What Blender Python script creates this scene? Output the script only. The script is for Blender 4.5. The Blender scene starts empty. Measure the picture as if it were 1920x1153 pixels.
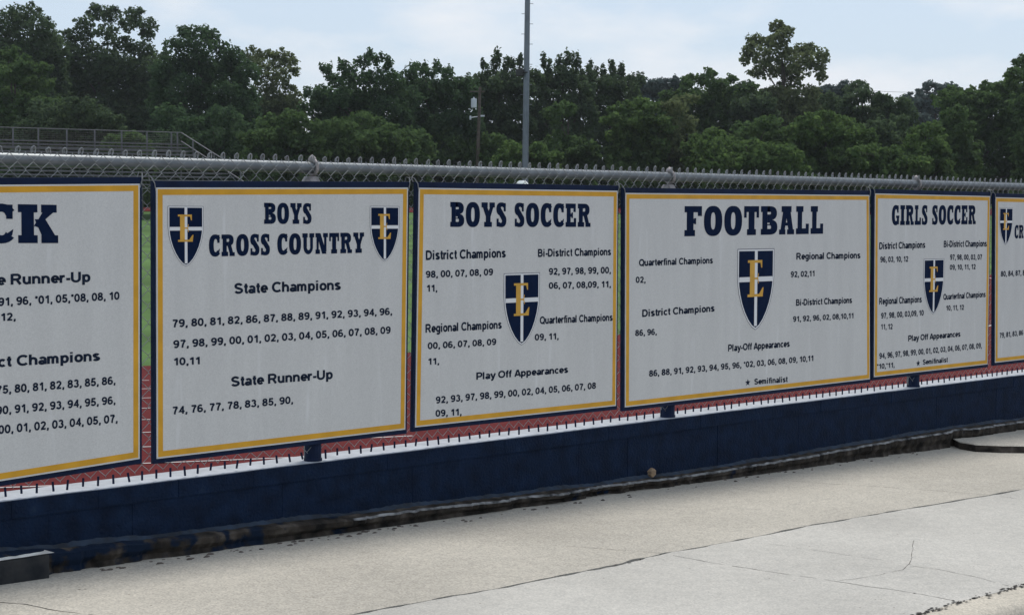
import bpy, bmesh, math, random
import numpy as np
from mathutils import Vector

S = bpy.context.scene
C = S.collection
R = math.radians
rng = np.random.default_rng(7)
random.seed(7)

# ------------------------------------------------------------------ camera
W, H, FPX = 1920.0, 1153.0, 3246.57          # photograph size and focal length in its pixels
YAW, PITCH, ROLL = R(44.7077), R(-3.1079), R(0.2488)
EYE = np.array([0.0, -6.4587, 1.5679])
FWD = np.array([math.sin(YAW)*math.cos(PITCH), math.cos(YAW)*math.cos(PITCH), math.sin(PITCH)])
_r = np.array([math.cos(YAW), -math.sin(YAW), 0.0]); _u = np.cross(_r, FWD)
RGT = math.cos(ROLL)*_r + math.sin(ROLL)*_u
UPV = -math.sin(ROLL)*_r + math.cos(ROLL)*_u
FH = np.array([math.sin(YAW), math.cos(YAW), 0.0])
cd = bpy.data.cameras.new("camera"); co = bpy.data.objects.new("camera", cd); C.objects.link(co)
cd.sensor_fit = 'HORIZONTAL'; cd.sensor_width = 36.0; cd.lens = FPX*36.0/W
cd.clip_start = 0.1; cd.clip_end = 5000
from mathutils import Matrix
m = Matrix(((RGT[0], UPV[0], -FWD[0], EYE[0]), (RGT[1], UPV[1], -FWD[1], EYE[1]), (RGT[2], UPV[2], -FWD[2], EYE[2]), (0, 0, 0, 1)))
co.matrix_world = m
S.camera = co

# ------------------------------------------------------------------ light
SUN_EL, SUN_AZ = R(64), R(62)                 # the sun stands high, along the fence to the right and a little behind it
S.view_settings.view_transform = 'Standard'; S.view_settings.look = 'None'
S.view_settings.exposure = 0.0; S.view_settings.gamma = 1.0
wd = bpy.data.worlds.new("World"); S.world = wd; wd.use_nodes = True
wn = wd.node_tree.nodes; wl = wd.node_tree.links
bg = wn["Background"]; bg.inputs[1].default_value = 0.118
sky = wn.new('ShaderNodeTexSky'); sky.sky_type = 'NISHITA'; sky.sun_disc = False
sky.sun_elevation = SUN_EL; sky.sun_rotation = SUN_AZ
sky.air_density = 1.0; sky.dust_density = 1.2; sky.ozone_density = 1.0; sky.altitude = 20
tc = wn.new('ShaderNodeTexCoord')
mp = wn.new('ShaderNodeMapping'); mp.inputs['Scale'].default_value = (3.2, 3.2, 9.0)
nz = wn.new('ShaderNodeTexNoise'); nz.inputs['Scale'].default_value = 1.9; nz.inputs['Detail'].default_value = 7; nz.inputs['Roughness'].default_value = .55
cr = wn.new('ShaderNodeValToRGB'); cr.color_ramp.elements[0].position = .47; cr.color_ramp.elements[1].position = .66
mx = wn.new('ShaderNodeMixRGB'); mx.inputs[2].default_value = (7.25, 7.6, 8.05, 1)
hz = wn.new('ShaderNodeMixRGB'); hz.inputs[0].default_value = .7; hz.inputs[2].default_value = (5.7, 6.7, 8.0, 1)
wl.new(tc.outputs['Generated'], mp.inputs[0]); wl.new(mp.outputs[0], nz.inputs['Vector'])
wl.new(nz.outputs['Fac'], cr.inputs[0]); wl.new(cr.outputs[0], mx.inputs[0])
wl.new(sky.outputs[0], hz.inputs[1]); wl.new(hz.outputs[0], mx.inputs[1]); wl.new(mx.outputs[0], bg.inputs[0])
sd = bpy.data.lights.new("sun", 'SUN'); sd.energy = 2.55; sd.angle = R(15); sd.color = (1.0, .955, .88)
so = bpy.data.objects.new("sun", sd); C.objects.link(so)
sdir = Vector((math.sin(SUN_AZ)*math.cos(SUN_EL), math.cos(SUN_AZ)*math.cos(SUN_EL), math.sin(SUN_EL)))
so.rotation_euler = sdir.to_track_quat('Z', 'Y').to_euler(); so.location = (0, 30, 40)

# ------------------------------------------------------------------ helpers
def ray(px, py): return FWD + RGT*((px - W/2)/FPX) - UPV*((py - H/2)/FPX)
def at_y(px, py, y=0.0):                      # photo point on the upright plane at y
    d = ray(px, py); return EYE + d*((y - EYE[1])/d[1])
def at_z(px, py, z=0.0):                      # photo point on the level plane at z
    d = ray(px, py); return EYE + d*((z - EYE[2])/d[2])
GA, GB = .1272, -.0168                        # the pavement falls gently along the wall
def gp(x): return GA + GB*min(max(x, -4.0), 18.0)
def at_g(px, py):                             # photo point on the pavement, given at z = 0 before the fall is added
    d = ray(px, py); t = (GA + GB*EYE[0] - EYE[2])/(d[2] - GB*d[0]); p = EYE + d*t; p[2] = 0.0; return p
def at_d(px, py, dep): return EYE + ray(px, py)*dep   # photo point at a depth from the eye

class MB:
    """collects shapes in world coordinates, links them as ONE mesh object"""
    def __init__(s): s.v = []; s.f = []; s.mi = []
    def add(s, vs, fs, mat=0):
        o = len(s.v); s.v.extend([tuple(map(float, p)) for p in vs])
        for f in fs: s.f.append(tuple(i+o for i in f)); s.mi.append(mat)
    def box(s, a, b, mat=0):
        x0, y0, z0 = a; x1, y1, z1 = b
        s.add([(x0,y0,z0),(x1,y0,z0),(x1,y1,z0),(x0,y1,z0),(x0,y0,z1),(x1,y0,z1),(x1,y1,z1),(x0,y1,z1)],
              [(0,3,2,1),(4,5,6,7),(0,1,5,4),(1,2,6,5),(2,3,7,6),(3,0,4,7)], mat)
    def obox(s, o, ax, ay, az, mat=0):        # corner plus three edge vectors
        o, ax, ay, az = map(np.asarray, (o, ax, ay, az))
        p = [o, o+ax, o+ax+ay, o+ay, o+az, o+ax+az, o+ax+ay+az, o+ay+az]
        s.add(p, [(0,3,2,1),(4,5,6,7),(0,1,5,4),(1,2,6,5),(2,3,7,6),(3,0,4,7)], mat)
    def tube(s, pts, rad, n=6, mat=0, cap=True):
        pts = [np.asarray(p, float) for p in pts]; rad = [rad]*len(pts) if np.isscalar(rad) else rad
        vs = []; fs = []; prev = None
        for i, p in enumerate(pts):
            t = pts[min(i+1, len(pts)-1)] - pts[max(i-1, 0)]; t = t/(np.linalg.norm(t)+1e-12)
            if prev is None:
                a = np.array([0., 0, 1]) if abs(t[2]) < .9 else np.array([1., 0, 0])
                u = np.cross(a, t)
            else: u = prev - t*np.dot(prev, t)
            u /= np.linalg.norm(u)+1e-12; prev = u; w = np.cross(t, u)
            for k in range(n):
                an = 2*math.pi*k/n; vs.append(p + rad[i]*(math.cos(an)*u + math.sin(an)*w))
        for i in range(len(pts)-1):
            for k in range(n):
                a = i*n+k; b = i*n+(k+1) % n; fs.append((a, b, b+n, a+n))
        if cap: fs.append(tuple(range(n-1, -1, -1))); fs.append(tuple(range((len(pts)-1)*n, len(pts)*n)))
        s.add(vs, fs, mat)
    def lathe(s, prof, c, n=20, mat=0):       # (radius, z) profile about an upright axis
        vs = []; fs = []
        for r, z in prof:
            for k in range(n):
                a = 2*math.pi*k/n; vs.append((c[0]+r*math.cos(a), c[1]+r*math.sin(a), c[2]+z))
        for i in range(len(prof)-1):
            for k in range(n): a = i*n+k; b = i*n+(k+1) % n; fs.append((a, b, b+n, a+n))
        fs.append(tuple(range(n-1, -1, -1))); fs.append(tuple(range((len(prof)-1)*n, len(prof)*n)))
        s.add(vs, fs, mat)
    def fall(s): s.v = [(v[0], v[1], v[2]+gp(v[0])) for v in s.v]; return s
    def build(s, name, mats, parent=None, smooth=False, bevel=0):
        me = bpy.data.meshes.new(name); off = wloc(parent)
        me.from_pydata([(v[0]-off[0], v[1]-off[1], v[2]-off[2]) for v in s.v], [], s.f); me.update()
        mats = mats if isinstance(mats, (list, tuple)) else [mats]
        for q in mats: me.materials.append(q)
        if len(mats) > 1: me.polygons.foreach_set('material_index', s.mi)
        if smooth: me.polygons.foreach_set('use_smooth', [True]*len(me.polygons))
        o = bpy.data.objects.new(name, me); C.objects.link(o)
        if parent: o.parent = parent
        if bevel:
            b = o.modifiers.new('bevel', 'BEVEL'); b.width = bevel; b.segments = 2; b.limit_method = 'ANGLE'
        return o
def wloc(o):
    p = np.zeros(3)
    while o: p = p + np.array(o.location); o = o.parent
    return p
def tag(o, label=None, cat=None, group=None, kind=None):
    if label: o['label'] = label
    if cat: o['category'] = cat
    if group: o['group'] = group
    if kind: o['kind'] = kind
    return o
def thing(name, label, cat, loc, group=None):
    o = bpy.data.objects.new(name, None); C.objects.link(o); o.location = loc; o.empty_display_size = .2
    return tag(o, label, cat, group)

def mat(name, col, rough=.7, metal=0, var=0, vscale=8, bump=0, bscale=40, col2=None, spec=.5):
    m = bpy.data.materials.new(name); m.use_nodes = True
    nt = m.node_tree; b = nt.nodes['Principled BSDF']
    b.inputs['Roughness'].default_value = rough; b.inputs['Metallic'].default_value = metal
    b.inputs['Specular IOR Level'].default_value = spec
    b.inputs['Base Color'].default_value = (*col, 1)
    tcn = nt.nodes.new('ShaderNodeTexCoord')
    if var or col2:
        n = nt.nodes.new('ShaderNodeTexNoise'); n.inputs['Scale'].default_value = vscale; n.inputs['Detail'].default_value = 6
        nt.links.new(tcn.outputs['Object'], n.inputs['Vector'])
        r = nt.nodes.new('ShaderNodeValToRGB'); r.color_ramp.elements[0].position = .33; r.color_ramp.elements[1].position = .68
        r.color_ramp.elements[0].color = (*[c*(1-var) for c in col], 1)
        r.color_ramp.elements[1].color = (*(col2 if col2 else [min(1, c*(1+var)) for c in col]), 1)
        nt.links.new(n.outputs['Fac'], r.inputs[0]); nt.links.new(r.outputs[0], b.inputs['Base Color'])
    if bump:
        n2 = nt.nodes.new('ShaderNodeTexNoise'); n2.inputs['Scale'].default_value = bscale; n2.inputs['Detail'].default_value = 5
        nt.links.new(tcn.outputs['Object'], n2.inputs['Vector'])
        bp = nt.nodes.new('ShaderNodeBump'); bp.inputs['Strength'].default_value = bump; bp.inputs['Distance'].default_value = .01
        nt.links.new(n2.outputs['Fac'], bp.inputs['Height']); nt.links.new(bp.outputs[0], b.inputs['Normal'])
    return m

def concrete(name, base, speck=.35, warm=(1, 1, 1)):
    """weathered concrete: broad blotches, fine aggregate specks, small pits"""
    m = mat(name, base, .9, spec=.2); nt = m.node_tree; N = nt.nodes; L = nt.links; b = N['Principled BSDF']
    t = N.new('ShaderNodeTexCoord')
    def noise(sc, det):
        n = N.new('ShaderNodeTexNoise'); n.inputs['Scale'].default_value = sc; n.inputs['Detail'].default_value = det
        L.new(t.outputs['Object'], n.inputs['Vector']); return n
    def ramp(src, p0, c0, p1, c1):
        r = N.new('ShaderNodeValToRGB'); r.color_ramp.elements[0].position = p0; r.color_ramp.elements[1].position = p1
        r.color_ramp.elements[0].color = (*c0, 1); r.color_ramp.elements[1].color = (*c1, 1); L.new(src, r.inputs[0]); return r
    def mul(a, c):
        x = N.new('ShaderNodeMixRGB'); x.blend_type = 'MULTIPLY'; x.inputs[0].default_value = 1
        L.new(a, x.inputs[1]); L.new(c, x.inputs[2]); return x
    blot = ramp(noise(.8, 7).outputs['Fac'], .3, [c*.85 for c in base], .7, [c*1.09 for c in base])
    mid = ramp(noise(14, 6).outputs['Fac'], .3, (.94, .94, .94), .7, (1.04, 1.035, 1.03))
    v = N.new('ShaderNodeTexVoronoi'); v.inputs['Scale'].default_value = 130; L.new(t.outputs['Object'], v.inputs['Vector'])
    sp = ramp(v.outputs['Color'], .15, (1-speck*.6,)*3, .9, (1+speck*.5, 1+speck*.48, 1+speck*.42))
    v2 = N.new('ShaderNodeTexVoronoi'); v2.inputs['Scale'].default_value = 11; L.new(t.outputs['Object'], v2.inputs['Vector'])
    pit = ramp(v2.outputs['Distance'], .035, (.45, .42, .4), .06, (1, 1, 1))
    x = mul(mul(mul(blot.outputs[0], mid.outputs[0]).outputs[0], sp.outputs[0]).outputs[0], pit.outputs[0])
    L.new(x.outputs[0], b.inputs['Base Color'])
    bp = N.new('ShaderNodeBump'); bp.inputs['Strength'].default_value = .35; bp.inputs['Distance'].default_value = .006
    L.new(noise(120, 4).outputs['Fac'], bp.inputs['Height']); L.new(bp.outputs[0], b.inputs['Normal'])
    return m

M_BEIGE = concrete('beige_concrete', (.432, .404, .355))
M_GREY = concrete('grey_concrete', (.455, .438, .405), .24)
M_CURB = concrete('cream_curb', (.47, .43, .365), .3)
M_ASPH = mat('asphalt', (.12, .09, .075), .9, var=.3, vscale=60, bump=.3)
M_DARK = mat('joint_dirt', (.035, .03, .026), 1, var=.4, vscale=50)
M_NAVY = mat('navy_paint', (.0042, .0125, .034), .75, var=.34, vscale=11, bump=.7, bscale=75, spec=.12)
_r = [n for n in M_NAVY.node_tree.nodes if n.type == 'VALTORGB'][0].color_ramp
_e = _r.elements.new(.74); _e.color = (.011, .024, .052, 1); _e = _r.elements.new(.80); _e.color = (.022, .040, .070, 1)
M_NAVYF = mat('navy_frame_paint', (.0045, .0125, .040), .65, var=.2, vscale=12, spec=.15)
M_INK = mat('navy_ink', (.0035, .0115, .039), .8, var=.12, vscale=30, spec=.08)
M_INK2 = mat('navy_small_ink', (.0115, .019, .038), .8, var=.12, vscale=30, spec=.08)
M_GOLD = mat('gold_ink', (.62, .32, .022), .5, var=.10, vscale=10, spec=.3)
M_GOLDE = mat('emblem_gold', (.60, .335, .05), .5, var=.1, vscale=20, spec=.3)
M_WINK = mat('white_ink', (.72, .73, .74), .5)
M_RIM = mat('grey_ink', (.17, .17, .19), .5)
M_CAPTOP = mat('pale_wall_top', (.39, .41, .445), .85, var=.14, vscale=12, bump=.3)
M_GALV = mat('galvanised_steel', (.165, .182, .195), .45, .5, var=.14, vscale=14)
M_WIRE = mat('galvanised_wire', (.24, .25, .255), .5, .5, var=.2, vscale=30)
M_CASTING = mat('cast_aluminium', (.30, .275, .27), .6, .3, var=.2, vscale=40, bump=.4, bscale=80)
M_TRACK = mat('red_track', (.098, .0125, .0125), .95, var=.12, vscale=4, bump=.2, bscale=60, spec=.1)
M_LINE = mat('white_line_paint', (.42, .38, .37), .8, var=.15)
M_STEEL = mat('grey_pole_steel', (.13, .15, .175), .5, .4, var=.12, vscale=3)
M_WOOD = mat('weathered_pole_wood', (.085, .066, .054), .9, var=.3, vscale=5)
M_ALU = mat('dull_aluminium', (.125, .125, .13), .55, .3, var=.1, vscale=4)
M_TRANS = mat('pale_enamel', (.55, .58, .62), .5)
M_BLACK = mat('black_iron', (.012, .012, .014), .6)

def board_material():
    """off-white vinyl board, slightly uneven, with faint pale water streaks running down"""
    m = mat('white_board', (.62, .62, .60), .48, spec=.35); nt = m.node_tree; N = nt.nodes; L = nt.links; b = N['Principled BSDF']
    t = N.new('ShaderNodeTexCoord')
    mpp = N.new('ShaderNodeMapping'); mpp.inputs['Scale'].default_value = (9, 1, 1.1); L.new(t.outputs['Object'], mpp.inputs[0])
    n1 = N.new('ShaderNodeTexNoise'); n1.inputs['Scale'].default_value = 1.2; n1.inputs['Detail'].default_value = 4; L.new(mpp.outputs[0], n1.inputs['Vector'])
    r1 = N.new('ShaderNodeValToRGB'); r1.color_ramp.elements[0].position = .3; r1.color_ramp.elements[1].position = .75
    r1.color_ramp.elements[0].color = (.565, .562, .548, 1); r1.color_ramp.elements[1].color = (.615, .612, .595, 1)
    L.new(n1.outputs['Fac'], r1.inputs[0])
    n2 = N.new('ShaderNodeTexNoise'); n2.inputs['Scale'].default_value = 210; n2.inputs['Detail'].default_value = 3; L.new(t.outputs['Object'], n2.inputs['Vector'])
    r2 = N.new('ShaderNodeValToRGB'); r2.color_ramp.elements[0].position = .3; r2.color_ramp.elements[1].position = .7
    r2.color_ramp.elements[0].color = (.9, .9, .9, 1); r2.color_ramp.elements[1].color = (1.06, 1.06, 1.06, 1)
    L.new(n2.outputs['Fac'], r2.inputs[0])
    x = N.new('ShaderNodeMixRGB'); x.blend_type = 'MULTIPLY'; x.inputs[0].default_value = 1
    L.new(r1.outputs[0], x.inputs[1]); L.new(r2.outputs[0], x.inputs[2]); L.new(x.outputs[0], b.inputs['Base Color'])
    m3 = N.new('ShaderNodeMapping'); m3.inputs['Scale'].default_value = (17, 1, 1.9); L.new(t.outputs['Object'], m3.inputs[0])
    n3 = N.new('ShaderNodeTexNoise'); n3.inputs['Scale'].default_value = .9; n3.inputs['Detail'].default_value = 3; L.new(m3.outputs[0], n3.inputs['Vector'])
    r3 = N.new('ShaderNodeValToRGB'); r3.color_ramp.elements[0].position = .64; r3.color_ramp.elements[1].position = .80; L.new(n3.outputs['Fac'], r3.inputs[0])
    x3 = N.new('ShaderNodeMixRGB'); x3.inputs[2].default_value = (.665, .665, .66, 1); L.new(r3.outputs[0], x3.inputs[0]); L.new(x.outputs[0], x3.inputs[1]); L.new(x3.outputs[0], b.inputs['Base Color'])
    bp = N.new('ShaderNodeBump'); bp.inputs['Strength'].default_value = .12; bp.inputs['Distance'].default_value = .002
    L.new(n2.outputs['Fac'], bp.inputs['Height']); L.new(bp.outputs[0], b.inputs['Normal'])
    return m
M_BOARD = board_material()

def leaf_material(name, c0, c1):
    m = bpy.data.materials.new(name); m.use_nodes = True; nt = m.node_tree; N = nt.nodes; L = nt.links
    b = N['Principled BSDF']; b.inputs['Roughness'].default_value = .85; b.inputs['Specular IOR Level'].default_value = .08
    g = N.new('ShaderNodeNewGeometry'); t = N.new('ShaderNodeTexCoord')
    n = N.new('ShaderNodeTexNoise'); n.inputs['Scale'].default_value = .45; n.inputs['Detail'].default_value = 3
    L.new(t.outputs['Object'], n.inputs['Vector'])
    a = N.new('ShaderNodeMath'); a.operation = 'MULTIPLY_ADD'; a.inputs[1].default_value = .45
    L.new(g.outputs['Random Per Island'], a.inputs[0])
    s = N.new('ShaderNodeMath'); s.operation = 'MULTIPLY'; s.inputs[1].default_value = .6; L.new(n.outputs['Fac'], s.inputs[0]); L.new(s.outputs[0], a.inputs[2])
    r = N.new('ShaderNodeValToRGB'); r.color_ramp.elements[0].position = .2; r.color_ramp.elements[1].position = .85
    r.color_ramp.elements[0].color = (*c0, 1); r.color_ramp.elements[1].color = (*c1, 1)
    L.new(a.outputs[0], r.inputs[0]); L.new(r.outputs[0], b.inputs['Base Color'])
    tr = N.new('ShaderNodeBsdfTranslucent'); L.new(r.outputs[0], tr.inputs[0])
    mxs = N.new('ShaderNodeMixShader'); mxs.inputs[0].default_value = .5
    L.new(b.outputs[0], mxs.inputs[1]); L.new(tr.outputs[0], mxs.inputs[2])
    L.new(mxs.outputs[0], N['Material Output'].inputs[0])
    return m
LEAF = {
 'dark': leaf_material('dark_leaves', (.038, .062, .036), (.104, .152, .070)),
 'pine': leaf_material('pine_needles', (.032, .060, .032), (.088, .150, .064)),
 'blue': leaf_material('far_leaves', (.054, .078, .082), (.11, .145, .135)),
 'mid': leaf_material('mid_leaves', (.042, .076, .030), (.110, .176, .060)),
 'olive': leaf_material('olive_leaves', (.068, .088, .040), (.170, .205, .092)),
 'bright': leaf_material('bright_leaves', (.046, .082, .030), (.128, .202, .060)),
}
M_BARK = mat('bark', (.055, .045, .036), .95, var=.35, vscale=4)

# ------------------------------------------------------------------ the setting
GZ = -0.90                                    # level of the running track behind the wall
def ground_z(x, y):                           # the field rises gently away from the wall
    d = (x-EYE[0])*FH[0] + (y-EYE[1])*FH[1]
    return GZ + .0374*max(0.0, min(d, 112.0)-27.0) + .004*max(0.0, d-112.0)
M_FIELD = mat('field_grass', (.075, .135, .040), .95, var=.25, vscale=.5, spec=.1)
mb = MB(); lat = [-900, -300, -120, -60, -30, -15, 0, 15, 30, 60, 120, 300, 900]
dep = [4.2, 8, 14, 20, 27, 40, 60, 80, 92, 104, 112, 140, 220, 500, 1200, 2500]
# field sheet: starts under the wall and follows it, then runs out to the horizon
rows = []
for dd in dep:
    for l in lat:
        p = EYE + FH*dd + np.array([math.cos(YAW), -math.sin(YAW), 0])*l
        y = max(p[1], .12); rows.append((p[0], y, ground_z(p[0], y) if y > .12 else GZ))
n = len(lat)
for i in range(len(dep)-1):
    for j in range(n-1):
        q = [i*n+j, i*n+j+1, (i+1)*n+j+1, (i+1)*n+j]
        if len({rows[k][:2] for k in q}) >= 3: mb.add([rows[k] for k in q], [(0, 1, 2, 3)])
tag(mb.build('field_grass', M_FIELD), kind='structure')

CX, CY = 24.0, 36.0                           # centre of the near bend of the track
def ring(r0, r1, a0, a1, h, n=60):
    m_ = MB(); vs = []
    for i in range(n+1):
        a = a0+(a1-a0)*i/n
        for r in (r0, r1):
            x, y = CX+r*math.cos(a), CY+r*math.sin(a); vs.append((x, y, ground_z(x, y)+h))
    m_.add(vs, [(2*i, 2*i+1, 2*i+3, 2*i+2) for i in range(n)]); return m_
m_ = ring(21.0, 35.4, R(195), R(318), .03)
tag(m_.build('running_track', M_TRACK), kind='structure')
m_ = MB()
for k in range(9):
    q = ring(31.75-1.2*k-.025+1.2, 31.75-1.2*k+.025+1.2, R(195), R(318), .036, 90); m_.add(q.v, q.f)
tag(m_.build('track_lane_lines', M_LINE), kind='structure')
m_ = MB(); vs = []
for l in range(-60, 61, 10):
    for dd in (93.0, 103.0):
        p = EYE + FH*dd + np.array([math.cos(YAW), -math.sin(YAW), 0])*l; vs.append((p[0], p[1], ground_z(p[0], p[1])+.03))
m_.add(vs, [(2*i, 2*i+2, 2*i+3, 2*i+1) for i in range(12)])
tag(m_.build('running_track_far_side', M_TRACK), kind='structure')

# ---- pavement: a beige strip along the wall, a grey slab in front of it, a curb and the road
joint = [(380, 1205), (520, 1178), (670, 1150), (760, 1132), (850, 1116), (935, 1102), (1000, 1089), (1070, 1075), (1130, 1064), (1165, 1057), (1200, 1047), (1250, 1036),
         (1320, 1024), (1380, 1013), (1430, 1003), (1490, 991), (1525, 983), (1600, 971), (1680, 957), (1760, 944), (1830, 932), (1860, 927), (1917, 917), (2060, 893), (2400, 836)]
J = [at_g(*q)[:2] for q in joint]
Jd = []                                       # the joint with its crumbled edges
for i in range(len(J)-1):
    for k in range(6):
        t = k/6; Jd.append(np.array(J[i])*(1-t)+np.array(J[i+1])*t)
Jd.append(np.array(J[-1]))
wob = np.convolve(rng.normal(0, .006, len(Jd)), [.3, .4, .3], 'same')
wid = np.abs(np.convolve(rng.normal(.0085, .0075, len(Jd)), [.25, .5, .25], 'same'))+.0008
vs_far, vs_near = [], []
for i, p in enumerate(Jd):
    t = Jd[min(i+1, len(Jd)-1)]-Jd[max(i-1, 0)]; t = t/np.linalg.norm(t); nn = np.array([-t[1], t[0]])
    vs_far.append(p+nn*(wob[i]+wid[i])); vs_near.append(p+nn*(wob[i]-wid[i]))
WALLF = 0.0                                    # front face of the wall
mb = MB(); n = len(Jd); vs = []
x0 = vs_far[0][0]; xe = vs_far[-1][0]
for i, p in enumerate(vs_far): vs.append((p[0], p[1], 0)); vs.append((p[0], .03, 0)); vs.append((p[0], p[1], -.05))
fs = []
for i in range(n-1): a = 3*i; fs += [(a, a+3, a+4, a+1), (a+2, a+5, a+3, a)]
mb.add(vs, fs)
p = vs_far[0]; mb.add([(-4, p[1]-.4, 0), (p[0], p[1], 0), (p[0], .03, 0), (-4, .03, 0)], [(0, 1, 2, 3)])
tag(mb.fall().build('pavement_strip', M_BEIGE), kind='structure')

curb = [(1380, 1290), (1560, 1211), (1700, 1160), (1730, 1150), (1790, 1131), (1850, 1116), (1917, 1098), (2060, 1058), (2300, 1000)]
K = [at_g(*q) for q in curb]
mb = MB(); vs = []
for p in vs_near: vs.append((p[0], p[1], .0)); vs.append((p[0], p[1], -.05))
def curb_y(x):
    for a, b in zip(K[:-1], K[1:]):
        if a[0] <= x <= b[0]: return a[1]+(b[1]-a[1])*(x-a[0])/(b[0]-a[0])
    return K[0][1]-(K[0][0]-x)*(K[1][1]-K[0][1])/(K[1][0]-K[0][0]) if x < K[0][0] else K[-1][1]
vs2 = [(p[0], curb_y(p[0])+.004, 0) for p in vs_near]
o = len(vs); fs = [(2*i+1, 2*i, 2*i+2, 2*i+3) for i in range(n-1)] + [(o+i, o+i+1, 2*i+2, 2*i) for i in range(n-1)]
mb.add(vs+vs2, fs)
p = vs_near[0]; mb.add([(-4, curb_y(-4.0)+.004, 0), (p[0], curb_y(p[0])+.004, 0), (p[0], p[1], 0), (-4, p[1]-.4, 0)], [(0, 1, 2, 3)])
tag(mb.fall().build('pavement_slab', M_GREY), kind='structure')
# curb: rounded edge dropping to the road
xs = np.linspace(-4, K[-1][0], 60); prof = [(0, 0), (-.03, -.003), (-.12, -.008), (-.16, -.025), (-.175, -.06), (-.185, -.17)]
mb = MB(); vs = []
for x in xs:
    y = curb_y(x)+random.uniform(-.006, .006)
    for a, b in prof: vs.append((x, y+a, b))
k = len(prof); mb.add(vs, [(i*k+j, i*k+j+1, (i+1)*k+j+1, (i+1)*k+j) for i in range(59) for j in range(k-1)])
tag(mb.fall().build('road_curb', M_CURB, smooth=True), kind='structure')
mb = MB(); rx = [-60, -4, 18, 90]; mb.add([(x, y, -.13) for x in rx for y in (-60, -.02)], [(2*i, 2*i+2, 2*i+3, 2*i+1) for i in range(3)])
tag(mb.fall().build('road', M_ASPH), kind='structure')
mb = MB(); vs = []
for i, p in enumerate(Jd): vs += [(p[0]-.06, p[1]-.06, -.02), (p[0]+.06, p[1]+.06, -.02)]
mb.add(vs, [(2*i, 2*i+2, 2*i+3, 2*i+1) for i in range(n-1)])
# dirt that fills the joint, hairline cracks and dirt along the curb edge
def crack(pts, w, z=.0012, jit=.006):
    P = [at_g(*q)[:2] for q in pts]; D = []
    for a, b in zip(P[:-1], P[1:]):
        kk = max(3, int(np.linalg.norm(b-a)/.035))
        for i in range(kk): D.append(a+(b-a)*i/kk)
    D.append(P[-1]); L_, R_ = [], []
    wb = np.convolve(rng.normal(0, jit, len(D)), [.3, .4, .3], 'same'); on = rng.random(len(D))
    for i, p in enumerate(D):
        t = D[min(i+1, len(D)-1)]-D[max(i-1, 0)]; t = t/np.linalg.norm(t); nn = np.array([-t[1], t[0]])
        ww = w*(.35+.9*on[i]); L_.append(p+nn*(wb[i]+ww)); R_.append(p+nn*(wb[i]-ww))
    for i in range(len(D)-1):
        if on[i] > .12: mb.add([(*L_[i], z), (*R_[i], z), (*R_[i+1], z), (*L_[i+1], z)], [(3, 2, 1, 0)])
crack([(1050, 1023), (1120, 1028), (1190, 1033), (1245, 1037)], .0014)
crack([(1262, 1041), (1320, 1052), (1400, 1065), (1470, 1075), (1560, 1089), (1650, 1102), (1720, 1112), (1790, 1126)], .0018)
crack([(1440, 1019), (1520, 1030), (1600, 1042), (1672, 1052)], .0011)
crack([(1714, 1013), (1712, 1032), (1706, 1056), (1692, 1068), (1650, 1077), (1600, 1086), (1575, 1088)], .0011)
crack([(1708, 1060), (1760, 1067), (1820, 1079), (1893, 1098)], .0016)
crack([(1492, 902), (1560, 907), (1650, 912), (1760, 920), (1858, 928)], .0018)
crack([(1895, 898), (1930, 896)], .002)
crack([(-200, 1110), (-60, 1120), (0, 1128), (50, 1133), (90, 1141), (135, 1148), (220, 1160)], .003)
crack([(1862, 928), (1900, 934), (1960, 942)], .0014)
for q, w in (((1155, 1058), .012), ((1180, 1055), .010), ((1862, 927), .010), ((1895, 932), .007), ((1635, 1122), .004), ((1642, 1124), .003), ((1715, 1112), .011),
             ((1790, 1128), .012), ((1850, 1112), .012), ((1898, 1103), .016), ((1706, 1058), .006), ((1355, 1054), .004), ((1402, 1127), .004), ((148, 1105), .008), ((160, 1104), .009),
             ((450, 1096), .004), ((323, 1141), .004), ((670, 1015), .005), ((640, 1020), .004), ((765, 1103), .005), ((793, 1094), .004), ((965, 1030), .003), ((830, 1000), .003)):
    c0 = at_g(*q); kk = 9; ph = rng.random(kk)*.6+.6; e = (1.0, .45) if rng.random() > .5 else (.6, .6)
    mb.add([(c0[0]+w*ph[i]*math.cos(6.283*i/kk)*e[0]*RGT[0]-w*.5*ph[i]*math.sin(6.283*i/kk)*FH[0], c0[1]+w*ph[i]*math.cos(6.283*i/kk)*RGT[1]*e[0]-w*.5*ph[i]*math.sin(6.283*i/kk)*FH[1], .0016) for i in range(kk)], [tuple(range(kk))])
for i in range(150):                           # dirt and weeds gathered where the slab meets the curb
    x = random.uniform(K[2][0], K[-2][0]); y = curb_y(x)+random.gauss(.0, .012); w = random.uniform(.004, .014)
    mb.add([(x-w, y-w*.4, .003), (x+w*.7, y-w*.5, .003), (x+w, y+w*.4, .003), (x-w*.6, y+w*.5, .003)], [(0, 1, 2, 3)])
tag(mb.fall().build('joint_dirt', M_DARK), kind='structure')

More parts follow.
